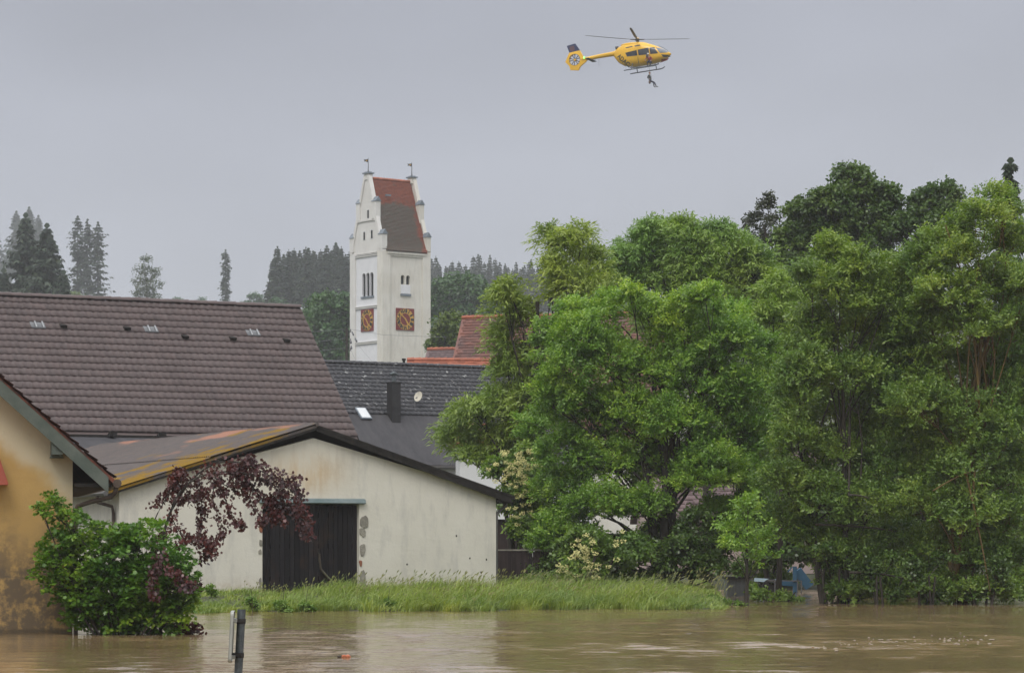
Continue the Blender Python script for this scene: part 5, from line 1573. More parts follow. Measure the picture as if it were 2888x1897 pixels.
for k in range(26):
    d = 735 + rnd.uniform(0, 70); px = rnd.uniform(776, 1000); gz = float(np.interp(d, HY, HZ)); hh = hgt(rnd.uniform(712, 745), d, gz)
    put_tree('spruce_tree', 'rear spruce inside the dense misty wood left of the tower', 'tree', proto[k % 5], px, d, gz, rnd.uniform(.9, 1.15), rnd.uniform(0, 6), 'spruces of the dense wood left of the tower', hh/20)
for k in range(64):
    d = 880 + rnd.uniform(0, 40); px = 1205 + 560*(k+rnd.random())/64; gz = float(np.interp(d, HY, HZ)); hh = hgt(rnd.choice([735, 742, 748, 752, 758, 725]) + (8 if px > 1420 else 0) + rnd.uniform(-4, 4), d, gz)
    put_tree('spruce_tree', 'front spruce in the long misty wood right of the church tower', 'tree', proto2[k % 4], px, d, gz, rnd.uniform(.75, 1.05), rnd.uniform(0, 6), 'spruces of the long wood right of the tower', hh/20)
for k in range(44):
    d = 830 + rnd.uniform(0, 40); px = 1205 + 560*(k+rnd.random())/44; gz = float(np.interp(d, HY, HZ)); hh = hgt(rnd.uniform(775, 830), d, gz)
    put_tree('spruce_tree', 'lower spruce before the long misty wood right of the tower', 'tree', proto2[k % 4], px, d, gz, rnd.uniform(.9, 1.2), rnd.uniform(0, 6), 'spruces of the long wood right of the tower', max(.3, hh/20))

# --- leaves large enough to show their lobes: the bush in the water and the arching purple maple
def lobed(p, d, nrm, L):
    """five-pointed maple leaves"""
    d = unit(d); sd = unit(np.cross(d, nrm)); nn = np.cross(sd, d); L = L[:, None]
    out = [p]
    for (a, r) in ((-115, .42), (-88, .30), (-58, .62), (-28, .42), (0, .72), (28, .42), (58, .62), (88, .30), (115, .42)):
        q = p + d*L*.28 + (d*math.cos(R(a)) + sd*math.sin(R(a)))*L*r
        q = q - nn*L*.10*abs(math.sin(R(a))) ; q[:, 2] -= (L[:, 0]*.10*max(0, math.cos(R(a))))
        out.append(q)
    V = np.stack(out, 1).reshape(-1, 3); n = len(p); b = np.arange(n)*10
    return V, np.stack([b+i for i in range(10)], 1)

def maple_bush():
    d = 54.8; rng = np.random.default_rng(50)
    b = P(330, YH, d); base = np.array([b.x, d, 0.0])
    root = thing('maple_bush', 'round green maple bush standing in the brown flood', 'bush', tuple(base))
    lobes = [(300,1560,120,90),(420,1560,110,90),(230,1640,90,80),(330,1680,130,100),(450,1680,100,90),(160,1620,70,60),(130,1580,40,40),(180,1530,60,40),(190,1480,50,55),(150,1450,34,40),(235,1540,40,34),(320,1530,60,34),(400,1500,32,32),(380,1740,120,50),(270,1750,80,40),(500,1620,50,60),(520,1690,35,45),(460,1745,70,55),(230,1720,70,60),(350,1750,90,55),(400,1650,90,70),(280,1690,80,70),(145,1410,14,20),(120,1440,16,18)]
    wood = Wood(); cs = []; os_ = []; rr = []
    for (px, py, rx, ry) in lobes:
        dd = rng.uniform(-.25, .45); q = d+dd; c = np.array(P(px, py, q))-base; r = np.array([rx, (rx+ry)*.45, ry])/F*q
        st = np.array([rng.normal()*.12, rng.normal()*.1, -.6]); lp = curve(rng, st, c, 7, .12, -.25); wood.limb(lp, np.linspace(.028, .008, 7), 5)
        n = max(5, int(4*np.pi*r.mean()**2*16)); dr = rdir(rng, n); cc = c + dr*r*(rng.random((n, 1))**.5*.72+.36)
        cs.append(cc); os_.append(unit(dr*.8+[0, -.1, .5])); rr.append(rng.uniform(.11, .20, n))
        for k in range(0, n, 2): wood.limb(curve(rng, lp[-2], cc[k], 4, .1, -.1), [.008, .006, .004, .003], 3)
    cs = np.concatenate(cs); os_ = np.concatenate(os_); rr = np.concatenate(rr)
    k = 21; n = len(cs); e = rdir(rng, n*k); e[:, 2] = np.where(e[:, 2] < -.2, -e[:, 2], e[:, 2])
    p = np.repeat(cs, k, 0) + e*np.repeat(rr, k)[:, None]*rng.random((n*k, 1))**.4*[1, 1, .7]
    o = np.repeat(os_, k, 0)
    V, Fc = lobed(p, o*.5+e*.6+rng.normal(size=p.shape)*.4+[0, -.25, -.35], o*.4+e*.9+[0, -.1, .4]+rng.normal(size=p.shape)*.3, rng.uniform(.06, .105, n*k))
    link('stems', wood.mesh('stems', M['bark_dark']), root)
    link('crown', np_mesh('crown', V, Fc, 10, M['maple']), root)

def purple_maple():
    d = 55.6; rng = np.random.default_rng(51)
    b = P(470, YH, d); base = np.array([b.x, d, 0.0])
    root = thing('purple_maple', 'purple-leaved maple arching from the green bush over the black door', 'tree', tuple(base))
    wood = Wood()
    def pl(pts, dep=0.0): return np.array([np.array(P(px, py, d+dep))-base for px, py in pts])
    def dens(pts, n):
        pts = np.asarray(pts); t = np.linspace(0, len(pts)-1, n); i = np.minimum(t.astype(int), len(pts)-2); f = (t-i)[:, None]
        p0 = pts[np.maximum(i-1, 0)]; p1 = pts[i]; p2 = pts[i+1]; p3 = pts[np.minimum(i+2, len(pts)-1)]
        return .5*((2*p1)+(-p0+p2)*f+(2*p0-5*p1+4*p2-p3)*f**2+(-p0+3*p1-3*p2+p3)*f**3)
    mains = [([(452,1800),(450,1640),(462,1500),(500,1410),(548,1345),(600,1310),(650,1302),(700,1310)], .045, 0),
             ([(455,1790),(450,1600),(480,1440),(530,1365),(590,1335),(670,1330),(740,1350),(800,1385),(850,1430)], .04, -.15),
             ([(450,1700),(430,1500),(470,1400),(490,1350),(520,1330)], .022, .1),
             ([(560,1345),(590,1310),(640,1300),(720,1308),(780,1325),(850,1345)], .018, .1),
             ([(455,1680),(480,1560),(520,1520),(570,1510)], .02, -.1)]
    twigs = [[(650,1302),(690,1330),(740,1350),(800,1400),(850,1470),(872,1505)],[(700,1310),(760,1340),(820,1380),(855,1430),(868,1470)],[(640,1320),(660,1360),(700,1400),(730,1450),(740,1470)],[(600,1330),(620,1370),(640,1420),(660,1460),(680,1480)],[(560,1350),(570,1400),(565,1450),(568,1490)],
             [(620,1340),(600,1390),(610,1440),(630,1500),(600,1520)],[(690,1330),(720,1380),(780,1410),(830,1440),(860,1500)],[(740,1340),(790,1350),(830,1370),(850,1400)],[(480,1440),(500,1490),(540,1520),(590,1530),(600,1560)],[(500,1410),(520,1400),(560,1395),(590,1380)],[(462,1500),(440,1520),(430,1560),(450,1600)],
             [(570,1510),(590,1540),(570,1570)],[(455,1600),(480,1620),(500,1650),(490,1680)],[(452,1640),(430,1640),(420,1600)],[(470,1620),(530,1640),(560,1650)],[(530,1365),(500,1370),(470,1385),(430,1420)],[(490,1350),(500,1330),(515,1330)],[(670,1330),(690,1300),(710,1290)],[(760,1400),(780,1440),(770,1460)],[(590,1335),(640,1370),(690,1380),(750,1400)],[(650,1302),(680,1340),(700,1370)],[(800,1385),(770,1420),(800,1470)],
             [(455,1560),(470,1580),(460,1610),(440,1650)],[(500,1765),(520,1760),(545,1765),(560,1775)],[(495,1775),(515,1770),(540,1775)]]
    front = [[(455,1560),(440,1600),(430,1640),(440,1680)],[(470,1580),(480,1620),(470,1660),(490,1690)],[(450,1600),(420,1620),(410,1650)],[(480,1600),(520,1640),(545,1650)]]
    front = front[:1] + front[3:]; twigs = twigs + front
    sp = []; sd = []
    for pts, r, dep in mains:
        q = dens(pl(pts, dep), 26); wood.limb(q, np.linspace(r*.75, r*.16, 26), 6)
        s = q[13:]; sp.append(s); sd.append(np.gradient(s, axis=0))
    for i, pts in enumerate(twigs):
        q = dens(pl(pts, rng.uniform(-.35, .3) if pts not in front else -1.45), 22); wood.limb(q, np.linspace(.011, .004, 22), 4)
        sp.append(q); sd.append(np.gradient(q, axis=0))
    sp = np.concatenate(sp); k = 11; sp = sp + np.where(np.arange(len(sp))[:, None] % 3 == 0, 0, rng.normal(size=sp.shape)*.015)
    p = np.repeat(sp, k, 0) + rng.normal(size=(len(sp)*k, 3))*[.06, .075, .06] + [0, 0, -.02]
    keep = rng.random(len(p)) < .85; p = p[keep]
    V, Fc = lobed(p, rng.normal(size=p.shape)*.6+[.15, -.1, -.7], rng.normal(size=p.shape)*.6+[0, -.6, .45], rng.uniform(.05, .088, len(p)))
    link('branches', wood.mesh('branches', M['bark_dark']), root)
    link('crown', np_mesh('crown', V, Fc, 10, M['purple']), root)
maple_bush(); purple_maple()

# --- grass on the bank
def grass():
    rng = np.random.default_rng(60)
    N = 92000
    x = rng.uniform(-9.6, 7.6, N); y = shore(x) - .25 + rng.random(N)**1.25*17.0
    cl = np.sin(x*1.7+y*.9)*.25 + np.sin(x*.6-y*1.3+2)*.25 + np.sin(x*5.1+y*2.9+np.sin(y*3))*.35 + np.sin(x*8.3-y*4.1+1)*.25
    z = ground_z(x, y)
    # keep blades out of the barn footprint
    ca, sa = math.cos(A27), math.sin(A27); c = P(885, 1500, 83.0)
    lx = (x-c.x)*ca + (y-c.y)*sa; ly = -(x-c.x)*sa + (y-c.y)*ca
    ok = ~((np.abs(lx) < 6.05) & (ly > -.03)) & (z > -.25)
    thin = (x < -5.6) & (ly > -4.5)
    ok &= ~(thin & (rng.random(N) < .45))
    x, y, z, cl = x[ok], y[ok], z[ok], cl[ok]; n = len(x)
    tall = .62*np.clip(.30 + .42*cl + rng.random(n)*.30 + (rng.random(n) < .04)*.5, .10, 1.2)*(.40+.60*smooth(-8.5, -3.5, x))*(.22+.78*smooth(6.4, 3.6, x))
    tall *= np.where(np.abs(lx[ok]) < 6.2, np.clip(.55 + .45*(ly[ok] < -1.2), .5, 1), 1)
    p = np.stack([x, y, z-.03], 1)
    lean = np.array([.42, 0, 0]) + rng.normal(size=(n, 3))*[.5, .5, .08]
    up = np.array([0, 0, 1.0])
    mid = p + (up + lean*.45)*tall[:, None]*.55
    tip = p + (up*.86 + lean*1.25)*tall[:, None]
    w = rng.uniform(.007, .016, n)[:, None]; sd = unit(np.cross(lean, up) + rng.normal(size=(n, 3))*.6)*w; sd[:, 2] = 0
    V = np.stack([p-sd, p+sd, mid+sd*.85, mid-sd*.85, tip], 1).reshape(-1, 3)
    b = np.arange(n)*5
    F1 = np.stack([b, b+1, b+2, b+3], 1); F2 = np.stack([b+3, b+2, b+4, b+4], 1)
    me = bpy.data.meshes.new('grass')
    me.vertices.add(len(V)); me.vertices.foreach_set('co', V.astype(np.float32).ravel())
    li = np.concatenate([F1.ravel(), F2[:, :3].ravel()]).astype(np.int32)
    me.loops.add(len(li)); me.loops.foreach_set('vertex_index', li)
    ls = np.concatenate([np.arange(n)*4, n*4 + np.arange(n)*3]).astype(np.int32)
    me.polygons.add(2*n); me.polygons.foreach_set('loop_start', ls); me.update(calc_edges=True)
    me.materials.append(M['grass'])
    ns = 900
    xs_ = rng.uniform(-7.5, 6.2, ns); ys_ = shore(xs_) + rng.random(ns)*11; zs_ = ground_z(xs_, ys_)
    lx_ = (xs_-c.x)*ca + (ys_-c.y)*sa; ly_ = -(xs_-c.x)*sa + (ys_-c.y)*ca
    k_ = ~((np.abs(lx_) < 6.1) & (ly_ > -.1)); xs_, ys_, zs_ = xs_[k_], ys_[k_], zs_[k_]; ns = len(xs_)
    hh = rng.uniform(.35, .75, ns)*(.5+.5*smooth(-7.5, -3.5, xs_)); ln = np.array([.35, 0, 0]) + rng.normal(size=(ns, 3))*[.25, .25, 0]
    b0 = np.stack([xs_, ys_, zs_], 1); d0 = unit(np.array([0, 0, 1.0]) + ln)
    v1, f1 = kites(b0, d0, np.tile([0, -1.0, .1], (ns, 1)), hh, np.full(ns, .004), .05)
    hd = b0 + d0*hh[:, None]*.82; v2, f2 = kites(hd, d0 + [.25, 0, 0], np.tile([0, -1.0, .1], (ns, 1)), hh*.26, np.full(ns, .017), .2)
    st = link('seed_stalks', np_mesh('seed_stalks', np.concatenate([v1, v2]), np.concatenate([f1, f2+len(v1)]), 4, M['straw'])); tag(st, 'pale seed stalks standing out of the meadow grass', kind='stuff')
    o = link('grass', me); tag(o, 'tall wet meadow grass on the bank before the barn', kind='stuff')
grass()
for k, (px, py, w, h_, d, lab) in enumerate(((705, 1700, 26, 26, 74.0, 'dark leafy weed clump left on the bank below the door'), (790, 1712, 34, 20, 73.5, 'broad green weed clump on the bank below the door'), (1095, 1705, 20, 24, 75.0, 'narrow weed clump at the water edge right of the door'), (590, 1665, 22, 18, 77.0, 'weed clump on the bank beside the maple bush'), (860, 1712, 30, 16, 74.0, 'low weed clump at water edge under the door middle'), (1310, 1705, 16, 18, 77.5, 'small weed clump near the right end of the barn'), (2010, 1692, 40, 16, 80.5, 'broad weed clump where the grass bank runs out at right'), (2065, 1702, 30, 12, 80.8, 'lowest weed clump at the very end of the grass bank'))):
    tree('weed_clump', lab, 'plant', px, d, .1, [(px, py, w, h_, 0), (px+w*.6, py+h_*.5, w*.7, h_*.6, 0)], M['weed'], M['bark_dark'], 'round', 4.0, .07, .022, 10, .11, 70+k, .012, group='weed clumps on the grass bank')
# ------------------------------------------------------------------ people
def person_mesh(name, joints, bones, radii, regions, mats, sub=1):
    """one continuous skinned body; faces take the clothing material of the nearest labelled joint"""
    me = bpy.data.meshes.new(name); keys = list(joints)
    me.from_pydata([joints[k] for k in keys], [(keys.index(a), keys.index(b)) for a, b in bones], [])
    tmp = bpy.data.objects.new(name, me); col.objects.link(tmp)
    sk = tmp.modifiers.new('skin', 'SKIN'); sk.use_smooth_shade = True
    if not me.skin_vertices: 
        bm = bmesh.new(); bm.from_mesh(me); bm.verts.layers.skin.verify(); bm.to_mesh(me); bm.free()
    for i, k in enumerate(keys):
        r = radii[k]; me.skin_vertices[0].data[i].radius = r if hasattr(r, '__len__') else (r, r)
    me.skin_vertices[0].data[0].use_root = True
    ss = tmp.modifiers.new('sub', 'SUBSURF'); ss.levels = sub; ss.render_levels = sub
    dg = bpy.context.evaluated_depsgraph_get(); dg.update()
    out = bpy.data.meshes.new_from_object(tmp.evaluated_get(dg)); out.name = name
    bpy.data.objects.remove(tmp); bpy.data.meshes.remove(me)
    out.materials.clear()
    for m in mats: out.materials.append(m)
    jp = [(Vector(joints[k]), regions[k]) for k in keys]
    # sample along the bones so that sleeves and trouser legs get clean borders
    for a, b in bones:
        if regions[a] == regions[b]:
            for t in (.25, .5, .75): jp.append((Vector(joints[a]).lerp(Vector(joints[b]), t), regions[a]))
        else:
            jp.append((Vector(joints[a]).lerp(Vector(joints[b]), .3), regions[a])); jp.append((Vector(joints[a]).lerp(Vector(joints[b]), .7), regions[b]))
    for p in out.polygons:
        c = p.center; p.material_index = min(jp, key=lambda q: (q[0]-c).length_squared)[1]; p.use_smooth = True
    return out
M['skin'] = simple('skin', (0.42, 0.25, 0.18), (0.38, 0.22, 0.16), 8, 0.6, 0)
M['jacket'] = simple('dark_grey_jacket', (0.035, 0.042, 0.040), (0.06, 0.065, 0.06), 7, 0.8, 0.2)
M['trousers'] = simple('navy_trousers', (0.022, 0.024, 0.045), (0.035, 0.036, 0.06), 7, 0.8, 0.2)
M['boots'] = simple('grey_boots', (0.05, 0.05, 0.05), (0.10, 0.10, 0.09), 7, 0.7, 0.2)
M['red_suit'] = simple('red_crew_suit', (0.30, 0.022, 0.022), (0.22, 0.02, 0.02), 6, 0.7, 0.2)
M['hair'] = simple('fair_brown_hair', (0.20, 0.115, 0.06), (0.15, 0.085, 0.045), 9, 0.7, 0.2)
M['helmet'] = simple('white_helmet', (0.75, 0.75, 0.74), (0.68, 0.68, 0.67), 3, 0.3, 0)
M['bag'] = simple('brown_rescue_bag', (0.14, 0.08, 0.05), (0.10, 0.055, 0.04), 6, 0.8, 0.2)
M['eye'] = M['dial_black']
HS_ = 1/151.3
def hand(m, wrist, dirv, side, sc=1.0):
    """palm, four unequal curled fingers and a thumb"""
    d = Vector(dirv).normalized(); s = Vector(side).normalized(); n = d.cross(s).normalized(); w = Vector(wrist)
    m.prism([(-.04*sc, 0), (.04*sc, 0), (.042*sc, .09*sc), (-.042*sc, .09*sc)], 'z', -.013*sc, .013*sc, Matrix((s, d, n)).transposed().to_4x4() @ Matrix.Identity(4) if False else (lambda q: q)(Matrix.Translation(w) @ Matrix((s, d, n)).transposed().to_4x4()))
    for k, l in enumerate((.070, .082, .076, .058)):
        a = w + d*.088*sc + s*(-.031+.0207*k)*sc; b = a + (d*.6*l + n*.15*l)*sc; c = b + (d*.25*l + n*.45*l)*sc
        m.tube([a, b, c], [.0098*sc, .009*sc, .0075*sc], 5)
    a = w + d*.025*sc - s*.038*sc; b = a + (d*.03 - s*.028)*sc; c = b + (d*.032 + n*.012)*sc
    m.tube([a, b, c], [.013*sc, .011*sc, .009*sc], 5)
def head_bits(root, c, face, up, sc, helmet=None, hair=None):
    """nose, eyes, mouth and ears set into the head, plus hair or a helmet shell"""
    f = Vector(face).normalized(); u = Vector(up).normalized(); r = f.cross(u).normalized(); c = Vector(c)
    m = MB(); m.tube([c+f*.085*sc+u*.012*sc, c+f*.118*sc-u*.028*sc], [.010*sc, .017*sc], 6)
    for sg in (-1, 1): m.ball(c+r*sg*.082*sc, (.016*sc, .022*sc, .032*sc), 6, 4)
    m.build('nose_and_ears', M['skin'], root)
    m = MB()
    for sg in (-1, 1): m.ball(c+f*.088*sc+r*sg*.034*sc+u*.012*sc, .011*sc, 6, 4)
    m.build('eyes', M['eye'], root)
    m = MB(); m.tube([c+f*.092*sc-r*.025*sc-u*.058*sc, c+f*.097*sc-u*.06*sc, c+f*.092*sc+r*.025*sc-u*.058*sc], .006*sc, 5); m.build('mouth', M['red_suit'], root)
    m = MB()
    q = c - f*.018*sc + u*.03*sc
    m.ball((0, 0, 0), (.108*sc, .112*sc, .118*sc), 12, 8)
    m.v = [tuple(q + r*v[0] + f*v[1] + u*max(v[2], -.035*sc if v[1] < 0.03*sc else .022*sc)) for v in m.v]
    m.build('helmet' if helmet else 'hair', helmet or hair, root, True)

# ------------------------------------------------------------------ helicopter
M['heli_yellow'] = simple('glossy_yellow_paint', (0.82, 0.46, 0.008), (0.78, 0.43, 0.008), 1.5, 0.28, 0, spec=0.6)
M['heli_glass'] = simple('tinted_glazing', (0.018, 0.020, 0.026), (0.05, 0.053, 0.06), 1.3, 0.15, 0, spec=0.4)
M['heli_clear'] = simple('pale_reflective_windscreen', (0.22, 0.235, 0.26), (0.10, 0.11, 0.13), 1.6, 0.08, 0, spec=0.9)
M['heli_navy'] = simple('navy_fin_paint', (0.030, 0.040, 0.105), (0.025, 0.034, 0.09), 3, 0.35, 0)
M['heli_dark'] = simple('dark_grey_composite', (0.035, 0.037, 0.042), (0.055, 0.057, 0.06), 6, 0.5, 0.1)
M['heli_skid'] = simple('blue_grey_skid_paint', (0.050, 0.065, 0.075), (0.075, 0.09, 0.10), 5, 0.5, 0.1)
M['heli_text'] = simple('dark_grey_lettering', (0.035, 0.030, 0.014), (0.045, 0.04, 0.02), 5, 0.5, 0)
M['heli_emblem'] = simple('brown_red_emblem', (0.13, 0.055, 0.06), (0.10, 0.05, 0.06), 9, 0.5, 0)
M['heli_red'] = simple('dark_red_trim', (0.30, 0.045, 0.02), (0.24, 0.04, 0.02), 5, 0.4, 0)
def emissive(name, c, s):
    g = G(name); return g.done(c, 0.4, emit=c, emit_s=s)
M['nav_green'] = emissive('lit_green_lamp', (0.10, 0.75, 0.12), 6.0)

def helicopter():
    d = 300.0; yaw = R(-20); cy, sy = math.cos(yaw), math.sin(yaw)
    ox, oz = 1400, 560                       # zoomed-photo point that is the model's origin
    org = P(1560 + ox*.17647, 60 + oz*.17647, d)
    root = thing('helicopter', 'yellow rescue helicopter with dark lettering hovering in the grey sky', 'helicopter', org, yaw)
    k = HS_
    def cx(zx): return (zx-ox)*k/cy          # centre-plane point
    def cz(zy): return (oz-zy)*k
    def side(zx, zy, y=-.85):                # point on the starboard side
        return ((zx-ox)*k - (-sy)*y*1.0)/cy if False else ((zx-ox)*k + sy*y)/cy, cz(zy) - .165
    st = [(985, 462, 545, .26), (1020, 432, 600, .46), (1060, 400, 650, .62), (1150, 360, 705, .80), (1300, 345, 722, .88), (1420, 345, 716, .90), (1520, 366, 706, .90), (1620, 402, 690, .87), (1700, 440, 668, .80), (1770, 478, 640, .66), (1825, 512, 606, .46), (1860, 535, 575, .24), (1876, 550, 560, .05)]
    X = [cx(s[0]) for s in st]; T_ = [cz(s[1]) for s in st]; B_ = [cz(s[2]) for s in st]; W_ = [s[3] for s in st]
    xs = np.concatenate([np.linspace(X[i], X[i+1], 4)[:-1] for i in range(len(X)-1)] + [[X[-1]]])
    def at(x): return np.interp(x, X, T_), np.interp(x, X, B_), np.interp(x, X, W_)
    NE = 2.6
    def ysurf(x, z):
        t, b, w = at(x); c = (t+b)/2; h = max((t-b)/2, 1e-3); q = min(1.0, abs((z-c)/h))
        return w*(1-q**NE)**(1/NE)
    n = 28; vs = []; fs = []
    for x in xs:
        t, b, w = at(x); c = (t+b)/2; h = (t-b)/2
        for i in range(n):
            a = 6.28319*i/n; ca, sa = math.cos(a), math.sin(a)
            vs.append((x, w*math.copysign(abs(ca)**(2/NE), ca), c + h*math.copysign(abs(sa)**(2/NE), sa)))
    for j in range(len(xs)-1):
        for i in range(n):
            i2 = (i+1) % n; fs.append((j*n+i, j*n+i2, (j+1)*n+i2, (j+1)*n+i))
    fs.append(tuple(range(n))); fs.append(tuple(range((len(xs)-1)*n, len(xs)*n)))
    m = MB(); m.add(vs, fs); body = m.build('fuselage', M['heli_yellow'], root, True)
    def skin_patch(name, poly, mat, off=.014, parent=body, both=False, res=10):
        """a curved panel lying on the fuselage side; poly in zoomed-photo pixels"""
        pts = [side(*p) for p in poly]
        bm = bmesh.new(); vv = [bm.verts.new((p[0], 0, p[1])) for p in pts]; bm.faces.new(vv)
        bmesh.ops.triangulate(bm, faces=bm.faces)
        bmesh.ops.subdivide_edges(bm, edges=bm.edges, cuts=res//2, use_grid_fill=True)
        bmesh.ops.triangulate(bm, faces=bm.faces)
        for v in bm.verts: v.co.y = -(ysurf(v.co.x, v.co.z) + off)
        me = bpy.data.meshes.new(name); bm.to_mesh(me); bm.free(); me.materials.append(mat)
        o = link(name, me, parent)
        sd = o.modifiers.new('thick', 'SOLIDIFY'); sd.thickness = .01; sd.offset = 0
        if both:
            o2 = link(name, me, parent); o2.scale = (1, -1, 1); sd = o2.modifiers.new('thick', 'SOLIDIFY'); sd.thickness = .01; sd.offset = 0
        return o
    skin_patch('cabin_window', [(1150, 490), (1330, 458), (1345, 546), (1180, 552)], M['heli_glass'], both=True)
    skin_patch('cabin_window', [(1348, 455), (1515, 428), (1532, 538), (1362, 545)], M['heli_glass'], both=True)
    skin_patch('cockpit_window', [(1528, 427), (1600, 425), (1665, 528), (1545, 537)], M['heli_glass'], both=True)
    skin_patch('windscreen', [(1618, 428), (1700, 445), (1800, 492), (1790, 515), (1690, 525)], M['heli_clear'], both=True)
    skin_patch('door_seam', [(1348, 560), (1354, 560), (1356, 690), (1350, 690)], M['heli_dark'], .004)
    skin_patch('door_seam', [(1535, 552), (1541, 552), (1546, 676), (1540, 676)], M['heli_dark'], .004)
    skin_patch('nose_grille', [(1705, 545), (1795, 552), (1830, 570), (1735, 588)], M['heli_dark'], .006)
    skin_patch('chin_trim', [(1700, 615), (1800, 590), (1770, 628), (1660, 660)], M['heli_red'], .004)
    skin_patch('belly_painted_shade', [(1180, 700), (1400, 702), (1640, 672), (1640, 686), (1400, 716), (1200, 716)], M['heli_dark'], .003)  # dark strip that paints the belly's shade onto the fuselage
    skin_patch('cowling_vent', [(1150, 402), (1260, 385), (1262, 402), (1160, 418)], M['heli_dark'], .006, both=True)
    skin_patch('cowling_vent', [(1290, 382), (1380, 372), (1384, 388), (1300, 400)], M['heli_dark'], .006, both=True)
    # lettering down the rear quarter
    cu = bpy.data.curves.new('lettering', 'FONT'); cu.body = 'ADAC'; cu.size = .66; cu.offset = .022; cu.space_character = 1.02
    tmp = bpy.data.objects.new('lettering', cu); col.objects.link(tmp)
    me = bpy.data.meshes.new_from_object(tmp); bpy.data.objects.remove(tmp)
    bm = bmesh.new(); bm.from_mesh(me); bmesh.ops.triangulate(bm, faces=bm.faces)
    bmesh.ops.subdivide_edges(bm, edges=[e for e in bm.edges if e.calc_length() > .12], cuts=2); bmesh.ops.triangulate(bm, faces=bm.faces)
    w_ = max(v.co.x for v in bm.verts); an = R(-43); o0 = side(1010, 545)
    for v in bm.verts:
        px_, pz_ = v.co.x*1.60/w_, v.co.y*1.0
        x = o0[0] + px_*math.cos(an) - pz_*math.sin(an); z = o0[1] + px_*math.sin(an) + pz_*math.cos(an)
        v.co = (x, -(ysurf(x, z)+.012), z)
    bm.to_mesh(me); bm.free(); me.materials.clear(); me.materials.append(M['heli_text']); link('lettering', me, body)
    # engine cowl bump and exhaust
    m = MB(); m.ball((cx(1300), 0, cz(372)), (1.55, .62, .26), 18, 8); m.build('engine_cowling', M['heli_yellow'], root, True)
    for sg in (-1, 1):
        m = MB(); m.tube([(cx(1062), sg*.22, cz(408)), (cx(1015), sg*.30, cz(416))], [.15, .17], 12); m.build('exhaust', M['heli_dark'], root)
    # tail boom
    m = MB(); m.tube([(cx(1030), 0, cz(492)), (cx(960), 0, cz(497)), (cx(760), 0, cz(520)), (cx(560), 0, cz(548)), (cx(470), 0, cz(556))], [.36, .25, .22, .19, .20], 14); m.build('tail_boom', M['heli_yellow'], root, True)
    m = MB(); m.tube([(cx(690), 0, cz(582)), (cx(580), 0, cz(566))], [.03, .06], 6); m.box(cx(640), cx(575), -1.35, 1.35, cz(574), cz(568)); m.build('tailplane', M['heli_dark'], root)
    # shrouded tail rotor
    fc = (cx(360), cz(556)); fr_ = .60
    outer = [(500, 520), (440, 410), (270, 438), (208, 585), (272, 652), (290, 716), (418, 730), (448, 668), (548, 585), (548, 530)]
    ang = lambda p: math.atan2(cz(p[1])-fc[1], cx(p[0])-fc[0])
    pts = [Vector((cx(p[0])-fc[0], cz(p[1])-fc[1])) for p in outer]
    def ray(t):
        dv = Vector((math.cos(t), math.sin(t))); best = 9
        for i in range(len(pts)):
            a, b = pts[i], pts[(i+1) % len(pts)]; e = b-a; den = dv.x*e.y - dv.y*e.x
            if abs(den) < 1e-9: continue
            s = (a.x*e.y - a.y*e.x)/den; u = (a.x*dv.y - a.y*dv.x)/den
            if s > 0 and -1e-6 <= u <= 1+1e-6: best = min(best, s)
        return dv*best
    N = 64; vs = []; fs = []
    angs = sorted([6.28319*i/N for i in range(N)] + [a % 6.28319 for a in map(ang, outer)])
    for t in angs:
        o = ray(t); o = o if o.length < 8 else Vector((math.cos(t), math.sin(t)))*.8
        i_ = Vector((math.cos(t), math.sin(t)))*fr_
        for (q, y) in ((i_, -.16), (o, -.11), (o, .11), (i_, .16)): vs.append((fc[0]+q.x, y, fc[1]+q.y))
    N2 = len(angs)
    for i in range(N2):
        j = (i+1) % N2
        for a in range(4): b = (a+1) % 4; fs.append((i*4+a, i*4+b, j*4+b, j*4+a))
    m = MB(); m.add(vs, fs); sh = m.build('tail_shroud', M['heli_yellow'], root)
    m = MB(); ring = []
    for i in range(41): t = 6.28319*i/40; ring.append((fc[0]+.60*math.cos(t), -.15, fc[1]+.60*math.sin(t)))
    m.tube(ring, .022, 6, False); m.build('duct_lip', M['heli_dark'], sh)
    m = MB(); m.tube([(fc[0], -.15, fc[1]), (fc[0], .1, fc[1])], [.11, .15], 14); m.build('tail_hub', M['heli_yellow'], sh)
    bl = MB(); bl.prism([(-.035, .12), (.035, .12), (.05, .58), (-.05, .58)], 'y', -.012, .012, Matrix.Rotation(R(28), 4, 'Z')); bm_ = bl.mesh('tail_blade', M['heli_dark'])
    for i in range(10):
        o = link('tail_blade', bm_, sh); o.location = (fc[0], -.05, fc[1]); o.rotation_euler = (0, 6.28319*(i + (.18 if i % 2 else 0))/10, 0)
    # fin
    fin = [(230, 325), (365, 293), (438, 404), (272, 436)]
    m = MB(); m.prism([(cx(p[0]), cz(p[1])) for p in fin], 'y', -.07, .07); f = m.build('tail_fin', M['heli_navy'], root)
    m = MB(); m.prism([(cx(p[0]), cz(p[1])) for p in [(285, 340), (345, 330), (360, 400), (295, 415), (275, 375)]], 'y', -.078, -.071); m.build('fin_emblem', M['heli_emblem'], f)
    m = MB(); m.ball((cx(515)-.0, -.22, cz(535)), .085, 8, 6); m.build('navigation_light', M['nav_green'], root)
    m = MB(); m.tube([(cx(742), 0, cz(575)), (cx(740), 0, cz(690))], .012, 4); m.build('antenna', M['heli_dark'], root)
    m = MB(); m.tube([(cx(1690), -.1, cz(415)), (cx(1760), -.12, cz(455)), (cx(1825), -.1, cz(500))], .018, 5); m.build('wire_cutter', M['heli_dark'], root)
